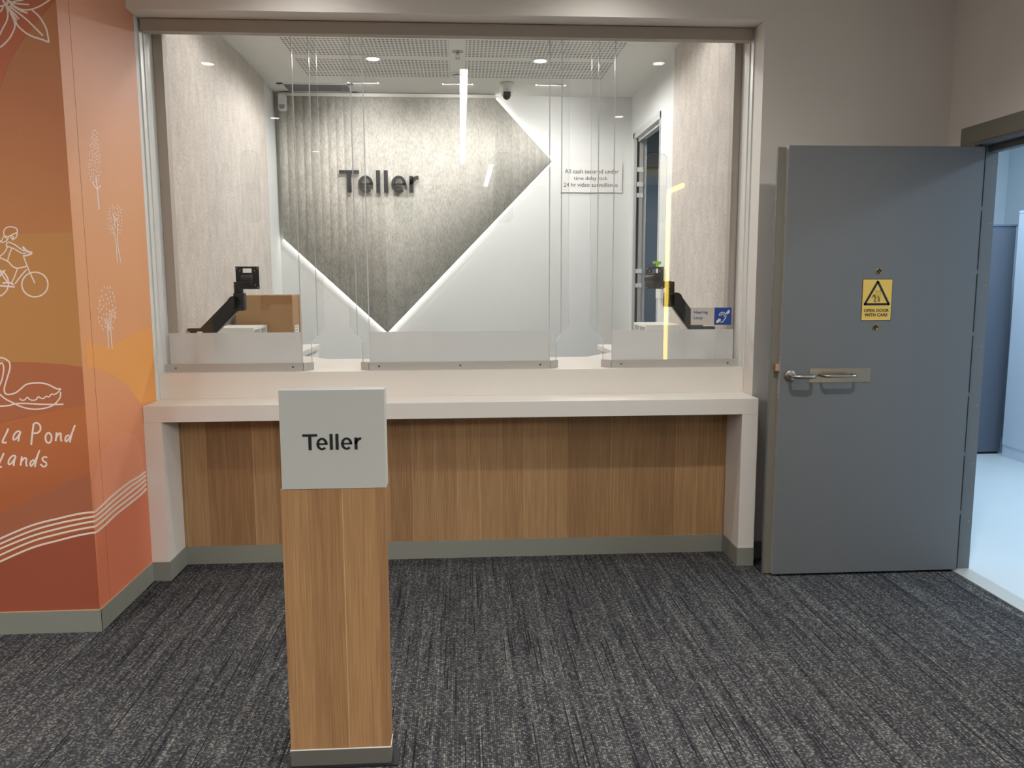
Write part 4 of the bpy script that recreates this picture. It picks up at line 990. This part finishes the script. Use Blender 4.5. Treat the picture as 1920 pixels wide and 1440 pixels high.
# left arm: plate (464.5,521), pivot x ~449, elbow 450,562, foot near (352,621)
pl = at(464.5, 521, Y=0.5); e = at(441, 567, Y=0.5); f = at(362, 619, Y=0.5); pv = at(449, 545, Y=0.5); pt = at(449, 529, Y=0.5)
arm(1, 'black monitor arm with a square plate facing the lobby, at the left worktop', (pl.x, pl.z), 0.12, 0.06, (pv.x, pv.z, pt.z), (e.x + 0.0, e.z), (f.x, f.z))
pl = at(1227, 521, Y=0.5); e = at(1266, 560, Y=0.5); f = at(1331, 615, Y=0.5); pv = at(1255, 545, Y=0.5); pt = at(1255, 528, Y=0.5)
arm(-1, 'black monitor arm with its plate turned sideways, behind the hearing loop sign', (pl.x, pl.z), -0.95, 0.06, (pv.x, pv.z, pt.z), (e.x, e.z), (f.x, f.z))

# ------------------------------------------------------------------ hearing loop sign
hl = thing('hearing_loop_sign', 'small pale and blue Hearing Loop sign on the right acrylic screen', 'sign', (-0.165, YG, 1.2))
a = at(1296, 577, Y=YG - 0.003); b = at(1371, 609, Y=YG - 0.003); xb = a.x + (b.x - a.x) * 0.575
obj('plate', B(a.x, xb, YG - 0.0025, YG - 0.0003, b.z, a.z), M['signplate'], hl)
bs = obj('symbol_panel', B(xb, b.x, YG - 0.0025, YG - 0.0003, b.z, a.z), M['blue'], hl, label='blue panel with the white ear symbol')
bm = bmesh.new(); H = a.z - b.z
text_mesh(bm, 'Hearing', H * 0.235, (a.x + H * 0.16, YG - 0.0027, a.z - H * 0.34), (1, 0, 0), (0, 0, 1), (0, -1, 0), 0.0004, offset=0.0005, spacing=1.1)
text_mesh(bm, 'Loop', H * 0.235, (a.x + H * 0.16, YG - 0.0027, a.z - H * 0.66), (1, 0, 0), (0, 0, 1), (0, -1, 0), 0.0004, offset=0.0005, spacing=1.1)
obj('lettering', bm, M['blue'], hl, label='dark blue words Hearing Loop')
bm = bmesh.new(); W = b.x - xb
def hp(x, y): return (xb + W * x, b.z + H * y)
bm_prism(bm, [hp(0.66, 0.68), hp(0.80, 0.85), hp(0.88, 0.86), hp(0.90, 0.72), hp(0.76, 0.60)], (0, YG - 0.0031, 0), (1, 0, 0), (0, 0, 1), (0, 1, 0), 0.0006)
bm_prism(bm, [hp(0.12, 0.12), hp(0.14, 0.25), hp(0.28, 0.38), hp(0.42, 0.29), hp(0.24, 0.12)], (0, YG - 0.0031, 0), (1, 0, 0), (0, 0, 1), (0, 1, 0), 0.0006)
def ribbon2(bm, pts, wd, y, th=0.0006):
    for (x0, z0), (x1, z1) in zip(pts, pts[1:]):
        d = Vector((x1 - x0, z1 - z0)); n_ = Vector((-d.y, d.x)).normalized() * wd / 2; e_ = d.normalized() * wd * 0.2
        bm_prism(bm, [(x0 - e_.x + n_.x, z0 - e_.y + n_.y), (x1 + e_.x + n_.x, z1 + e_.y + n_.y), (x1 + e_.x - n_.x, z1 + e_.y - n_.y), (x0 - e_.x - n_.x, z0 - e_.y - n_.y)], (0, y, 0), (1, 0, 0), (0, 0, 1), (0, -1, 0), th)
ribbon2(bm, [hp(*p) for p in ((0.28, 0.54), (0.32, 0.66), (0.44, 0.73), (0.58, 0.70), (0.67, 0.58), (0.68, 0.44), (0.60, 0.32), (0.52, 0.20), (0.44, 0.15), (0.38, 0.16))], 0.0045, YG - 0.0026)
ribbon2(bm, [hp(*p) for p in ((0.37, 0.52), (0.42, 0.62), (0.51, 0.62), (0.58, 0.54), (0.58, 0.44))], 0.0035, YG - 0.0026)
sub('ear_symbol', bm, M['white_plastic'], bs)

# ------------------------------------------------------------------ inner door frame (teller room, right wall)
t = thing('door_frame', 'pale steel door frame on the right wall of the teller room', 'door frame', (-0.006, 2.44, 0))
bm = bmesh.new(); F0, F1 = -0.012, 0.095
bm_box(bm, F0, F1, DY1 - 0.045, DY1, 0, DZ); bm_box(bm, F0, F1, DY0, DY0 + 0.02, 0, DZ); bm_box(bm, F0, F1, DY0, DY1, DZ - 0.05, DZ)
obj('frame', bm, mat('pale frame paint', (196, 198, 198), 0.4), t, bevel=0.002)
bm = bmesh.new()
bm_box(bm, F0 + 0.03, F0 + 0.036, DY0 + 0.02, DY1 - 0.045, DZ - 0.075, DZ - 0.05)
obj('head_stop', bm, mat('pale stop', (186, 188, 186), 0.4), t)
bm = bmesh.new()
bm_box(bm, 0.012, 0.026, DY1 - 0.062, DY1 - 0.045, 0, DZ - 0.05); obj('seal', bm, M['dark'], t)
bm = bmesh.new(); bm_box(bm, 0.03, 0.062, DY1 - 0.060, DY1 - 0.045, 0, DZ - 0.05); obj('rail', bm, M['alu'], t)
for z_ in (2.36, 2.24, 2.15, 1.52, 1.40, 1.0):
    bm = bmesh.new(); bm_box(bm, 0.012, 0.066, DY1 - 0.066, DY1 - 0.060, z_ - 0.018, z_ + 0.018); bm_cyl(bm, (0.038, DY1 - 0.066, z_), (0.038, DY1 - 0.069, z_), 0.004, seg=10)
    obj('hinge_plate', bm, M['white_plastic'], t)
# ------------------------------------------------------------------ big grey security door, open
YD = -0.264; dx0, dx1, dz0, dz1 = 0.0356, 0.9687, 0.012, 2.05
d = thing('door_1', 'wide grey security door standing open against the white wall', 'door', (dx1, YD, 0)); d['kind'] = 'structure'
dl = obj('door_leaf', B(dx0, dx1, YD, YD + 0.036, dz0, dz1), M['door'], d, bevel=0.0015)
obj('edge_strip', B(dx0 - 0.0008, dx0, YD + 0.001, YD + 0.035, dz0, dz1), mat('pale grey door edge', (158, 158, 152), 0.5), d, label='pale door edge')
al = obj('rebate_strip', B(dx0 - 0.036, dx0 + 0.02, YD + 0.036, YD + 0.048, dz0 - 0.008, dz1 - 0.002), M['frame'], d, bevel=0.001)
bm = bmesh.new(); bm_box(bm, dx0 - 0.0392, dx0 - 0.036, YD + 0.030, YD + 0.048, dz0 - 0.008, dz1 - 0.002); obj('edge_lip', bm, M['door'], d)
bm = bmesh.new(); bm_box(bm, dx0 - 0.0015, dx0, YD + 0.006, YD + 0.030, 0.88, 1.08)
lk = obj('lock_plate', bm, M['alu'], d)
bm = bmesh.new(); bm_box(bm, dx0 - 0.020, dx0 - 0.0015, YD + 0.010, YD + 0.027, 1.012, 1.045); sub('latch_bolt', bm, M['copper'], lk, label='copper coloured latch bolt')
bm = bmesh.new()
for z_ in (1.068, 0.895): bm_cyl(bm, (dx0 - 0.0015, YD + 0.018, z_), (dx0 - 0.0028, YD + 0.018, z_), 0.004, seg=12)
sub('screw', bm, M['steel'], lk)
# lever handle
hz = 0.990; hx = at(1482, 706, Y=YD - 0.005).x; he = at(1528, 706, Y=YD - 0.05).x
hd_ = obj('lever_handle', (lambda bm: (bm_lathe(bm, (hx, YD, hz), [(0.0265, 0.0), (0.0265, -0.006), (0.024, -0.009), (0.0005, -0.009)], 36, 'Y'), bm)[1])(bmesh.new()), M['steel'], d, label='satin steel lever handle')
bm = bmesh.new(); bm_tube(bm, [(hx, YD - 0.006, hz), (hx, YD - 0.035, hz), (hx + 0.003, YD - 0.048, hz), (hx + 0.012, YD - 0.056, hz), (hx + 0.03, YD - 0.058, hz), (he - 0.016, YD - 0.058, hz), (he - 0.005, YD - 0.054, hz), (he, YD - 0.044, hz), (he + 0.001, YD - 0.022, hz)], 0.0092, 16)
sub('lever', bm, M['steel'], hd_)
# pull plate
a = at(1518, 691, Y=YD); b = at(1631, 716, Y=YD)
pp = obj('pull_plate', B(a.x, b.x, YD - 0.0015, YD, b.z, a.z), M['steel'], d, label='long steel plate with a pull handle')
g0, g1, gz = at(1547, 705, Y=YD - 0.05).x, at(1607, 705, Y=YD - 0.05).x, (a.z + b.z) / 2 + 0.002
bm = bmesh.new(); bm_tube(bm, [(g0, YD - 0.0015, gz), (g0, YD - 0.035, gz), (g0 + 0.004, YD - 0.047, gz), (g0 + 0.014, YD - 0.053, gz), (g0 + 0.03, YD - 0.054, gz), (g1 - 0.03, YD - 0.054, gz), (g1 - 0.014, YD - 0.053, gz), (g1 - 0.004, YD - 0.047, gz), (g1, YD - 0.035, gz), (g1, YD - 0.0015, gz)], 0.0075, 16)
sub('pull_handle', bm, M['steel'], pp)
bm = bmesh.new()
for x in (a.x + 0.01, b.x - 0.01):
    for z_ in (a.z - 0.01, b.z + 0.01): bm_cyl(bm, (x, YD - 0.0015, z_), (x, YD - 0.0025, z_), 0.003, seg=10)
sub('screw', bm, M['alu'], pp)
for px_, py_ in ((1648.3, 509), (1641.5, 614)):
    q = at(px_, py_, Y=YD)
    bm = bmesh.new(); bm_lathe(bm, (q.x, YD, q.z), [(0.0145, 0.0), (0.0145, -0.002), (0.011, -0.0025), (0.0105, -0.0005), (0.0005, -0.0005)], 28, 'Y')
    k = obj('lock_cylinder', bm, M['brass'], d, label='brass ringed lock cylinder')
    bm = bmesh.new(); bm_cyl(bm, (q.x, YD - 0.0006, q.z), (q.x, YD - 0.0022, q.z), 0.0075, seg=18); bm_box(bm, q.x - 0.0012, q.x + 0.0012, YD - 0.0026, YD - 0.0022, q.z - 0.005, q.z + 0.005, 1)
    sub('keyway', bm, [M['ink'], M['brass']], k)
# sign on door
a = at(1616.2, 523, Y=YD); b = at(1671.8, 601, Y=YD)
sx0, sx1, sz0, sz1 = 0.4135, 0.5595, b.z, a.z
sgn = thing('warning_sign', 'yellow sign reading OPEN DOOR WITH CARE on the grey door', 'sign', ((sx0 + sx1) / 2, YD, sz0))
def rrect(x0, x1, z0, z1, r, n=5):
    pts = []
    for cx, cz, a0 in ((x1 - r, z1 - r, 0), (x0 + r, z1 - r, PI / 2), (x0 + r, z0 + r, PI), (x1 - r, z0 + r, 1.5 * PI)):
        for i in range(n + 1): pts.append((cx + r * math.cos(a0 + i * PI / 2 / n), cz + r * math.sin(a0 + i * PI / 2 / n)))
    return pts
bm = bmesh.new(); bm_prism(bm, rrect(sx0, sx1, sz0, sz1, 0.005), (0, YD - 0.0008, 0), (1, 0, 0), (0, 0, 1), (0, 1, 0), 0.0007); obj('border', bm, M['ink'], sgn)
bm = bmesh.new(); bm_prism(bm, rrect(sx0 + 0.0025, sx1 - 0.0025, sz0 + 0.0025, sz1 - 0.0025, 0.004), (0, YD - 0.0014, 0), (1, 0, 0), (0, 0, 1), (0, 1, 0), 0.0006); face = obj('face', bm, M['yellow'], sgn)
W = sx1 - sx0; H = sz1 - sz0
def wp(u, v): return (sx0 + W * u, sz1 - H * v)
bm = bmesh.new(); yy = YD - 0.0014
tri = [(0.545, 0.055), (0.925, 0.60), (0.10, 0.60)]
tri = [(0.50, 0.065), (0.90, 0.605), (0.10, 0.605)]
ribbon2(bm, [wp(*tri[0]), wp(*tri[1]), wp(*tri[2]), wp(*tri[0])], 0.0105, yy, 0.0005)
for p in tri: q = wp(*p); bm_cyl(bm, (q[0], yy, q[1]), (q[0], yy - 0.0005, q[1]), 0.0048, seg=16)
Z2 = lambda x, y: wp((x - 165) / 590, (y - 345) / 800)
for pts, wd in (([(430, 555), (430, 790), (500, 740)], 1.2), ([(430, 555), (478, 600), (522, 555), (512, 790)], 1.3), ([(478, 600), (470, 740)], 1.0), ([(355, 705), (385, 660), (400, 690), (408, 780)], 2.6),
                ([(385, 650), (415, 690), (440, 700)], 2.4), ([(410, 640), (415, 670)], 3.0), ([(470, 655), (490, 690), (500, 740), (480, 775)], 2.6), ([(440, 700), (470, 685)], 1.6), ([(500, 700), (505, 780)], 1.6), ([(400, 780), (420, 790)], 1.8), ([(430, 700), (425, 790)], 2.0)):
    ribbon2(bm, [Z2(*p) for p in pts], wd * 0.0009, yy, 0.0005)
sub('warning_symbol', bm, M['ink'], face)
bm = bmesh.new()
for body, v, u0, u1 in (('OPEN DOOR', 0.79, 0.085, 0.915), ('WITH CARE', 0.895, 0.11, 0.88)):
    k = len(bm.verts); text_mesh(bm, body, 0.02, (0, yy - 0.0003, 0), (1, 0, 0), (0, 0, 1), (0, -1, 0), 0.0005, offset=0.00055, spacing=1.05)
    bm.verts.ensure_lookup_table(); vs = bm.verts[k:]; mn, mx_ = min(v_.co.x for v_ in vs), max(v_.co.x for v_ in vs); mz = max(v_.co.z for v_ in vs)
    p0, p1 = wp(u0, v), wp(u1, v)
    for v_ in vs: v_.co.x = p0[0] + (v_.co.x - mn) * (p1[0] - p0[0]) / (mx_ - mn); v_.co.z = p0[1] + v_.co.z * 0.0145 / mz
sub('lettering', bm, M['ink'], face)
# outer door frame
fr_ = thing('door_frame', 'grey metal frame around the open store room doorway', 'door frame', (XWALL, -0.7, 0))
bm = bmesh.new()
x0, x1 = XWALL - 0.012, 1.052
bm_box(bm, x0, XWALL - 0.0005, OY0, -0.118, 0, OZ); bm_box(bm, x0, XWALL - 0.0005, OY1 - 0.1, -0.118, OZ, 2.155); bm_box(bm, x0, XWALL - 0.0005, OY1 - 0.1, OY1, 0, OZ)
obj('architrave', bm, M['frame'], fr_, bevel=0.0015)
bm = bmesh.new()
bm_box(bm, XWALL + 0.02, x1, OY0 - 0.010, OY0, 0, OZ); bm_box(bm, x0 + 0.002, x1, OY1, OY1 + 0.015, 0, OZ); bm_box(bm, x0 + 0.002, x1, OY1, OY0, OZ - 0.014, OZ)
bm_box(bm, XWALL + 0.06, x1, OY1, OY0, OZ - 0.045, OZ - 0.014)
jb = obj('jamb', bm, M['door'], fr_)
for k in range(7):
    z_ = 0.15 + k * 0.29
    bm = bmesh.new(); bm_cyl(bm, (1.035, OY0 - 0.010, z_ + 0.1), (1.035, OY0 - 0.0115, z_ + 0.1), 0.0035, seg=10); sub('screw', bm, M['grey_plastic'], jb)
# hinge gap: dark strips stand in for the shaded gaps between knuckles
for k in range(7):
    bm = bmesh.new(); z0 = 0.02 + k * 0.293; bm_box(bm, dx1 - 0.0005, dx1 + 0.0035, YD - 0.001, YD + 0.004, z0, z0 + 0.272); obj('hinge_gap_strip', bm, M['dark'], d)
bm = bmesh.new(); bm_box(bm, dx1, dx1 + 0.006, YD + 0.004, YD + 0.010, dz0, dz1); obj('hinge', bm, M['door'], d)
struct(obj('trim_6', B(0.955, 1.05, OY1, OY0, 0.0, 0.005), M['alu']), 'metal threshold strip')

# ------------------------------------------------------------------ store room contents
t = thing('storage_cabinet', 'dark blue panel-sided cabinet standing at the back of the store room', 'cabinet', (2.6, 2.5, 0))
obj('carcass', B(2.2, 2.985, 2.318, 2.74, 0.02, 1.862), M['navy'], t, bevel=0.003)
obj('top', B(2.19, 2.99, 2.31, 2.74, 1.862, 1.876), mat('dark top', (96, 110, 132), 0.5), t)
obj('plinth', B(2.21, 2.975, 2.33, 2.73, 0.002, 0.02), M['dark'], t)
t = thing('tall_cupboard', 'tall white cupboard along the right of the store room', 'cupboard', (3.2, 1.4, 0))
obj('carcass', B(2.955, 3.45, 0.6, 2.235, 0.10, 1.955), M['cabinet'], t, bevel=0.002)
obj('top', B(2.945, 3.45, 0.595, 2.242, 1.955, 1.978), M['cabinet'], t, bevel=0.001)
for k in range(3):
    a_ = 2.235 - (k + 1) * 0.54; bd = obj('cupboard_door', B(2.940, 2.955, a_ + 0.003, a_ + 0.537, 0.10, 1.95), M['cabinet'], t, bevel=0.001)
    bm = bmesh.new(); bm_tube(bm, [(2.94, a_ + 0.06, 0.95), (2.915, a_ + 0.06, 0.95), (2.915, a_ + 0.06, 1.1), (2.94, a_ + 0.06, 1.1)], 0.005, 8); sub('handle', bm, M['steel'], bd)
obj('plinth', B(2.947, 3.45, 0.6, 2.235, 0.002, 0.098), M['cabinet'], t)
for x, y in ((3.0, -1.2), (2.2, 1.3)):
    t = thing('ceiling_panel_light', 'rectangular cool white panel light in the store room ceiling', 'light', (x, y, 2.9), 'store room panel lights')
    bm = bmesh.new(); bm_box(bm, x - 0.31, x + 0.31, y - 0.61, y + 0.61, 2.87, 2.9); obj('housing', bm, M['white_plastic'], t)
    obj('diffuser', B(x - 0.3, x + 0.3, y - 0.6, y + 0.6, 2.862, 2.8695), M['panel_light'], t)
for x, y in ((-5.4, -3.2), (-5.4, -6.0), (3.5, -5.2), (3.5, -7.0)):  # housings for the added lobby fill lamps
    t = thing('ceiling_panel_light', 'square fill panel added to the lobby ceiling, out of view', 'light', (x, y, LOBZ), 'added lobby fill lights')
    obj('housing', B(x - 0.6, x + 0.6, y - 0.6, y + 0.6, LOBZ - 0.03, LOBZ), M['white_plastic'], t)
    obj('diffuser', B(x - 0.58, x + 0.58, y - 0.58, y + 0.58, LOBZ - 0.04, LOBZ - 0.03), M['panel_light'], t)
# ------------------------------------------------------------------ lobby lights seen only in the acrylic
t = thing('linear_light', 'long white linear ceiling light above the lobby', 'light', (-1.43, -4.05, LOBZ))
obj('housing', B(-1.465, -1.395, -6.4, -1.74, LOBZ - 0.03, LOBZ), M['white_plastic'], t)
obj('diffuser', B(-1.46, -1.40, -6.37, -1.76, LOBZ - 0.045, LOBZ - 0.03), M['tube'], t)
t = thing('linear_light', 'second linear ceiling light at the rear of the lobby', 'light', (-1.05, -7.6, LOBZ))
obj('housing', B(-1.085, -1.015, -8.9, -6.5, LOBZ - 0.03, LOBZ), M['white_plastic'], t)
obj('diffuser', B(-1.08, -1.02, -8.85, -6.52, LOBZ - 0.045, LOBZ - 0.03), M['tube'], t)
t = thing('illuminated_portal', 'yellow glowing doorway outline on the lobby rear wall', 'light', (1.62, -7.6, 0))
obj('light_strip', B(1.60, 1.64, -7.68, -7.60, 0.24, 2.78), M['yellow_led'], t); obj('light_strip', B(1.60, 1.64, -7.60, -6.85, 2.72, 2.78), M['yellow_led'], t)
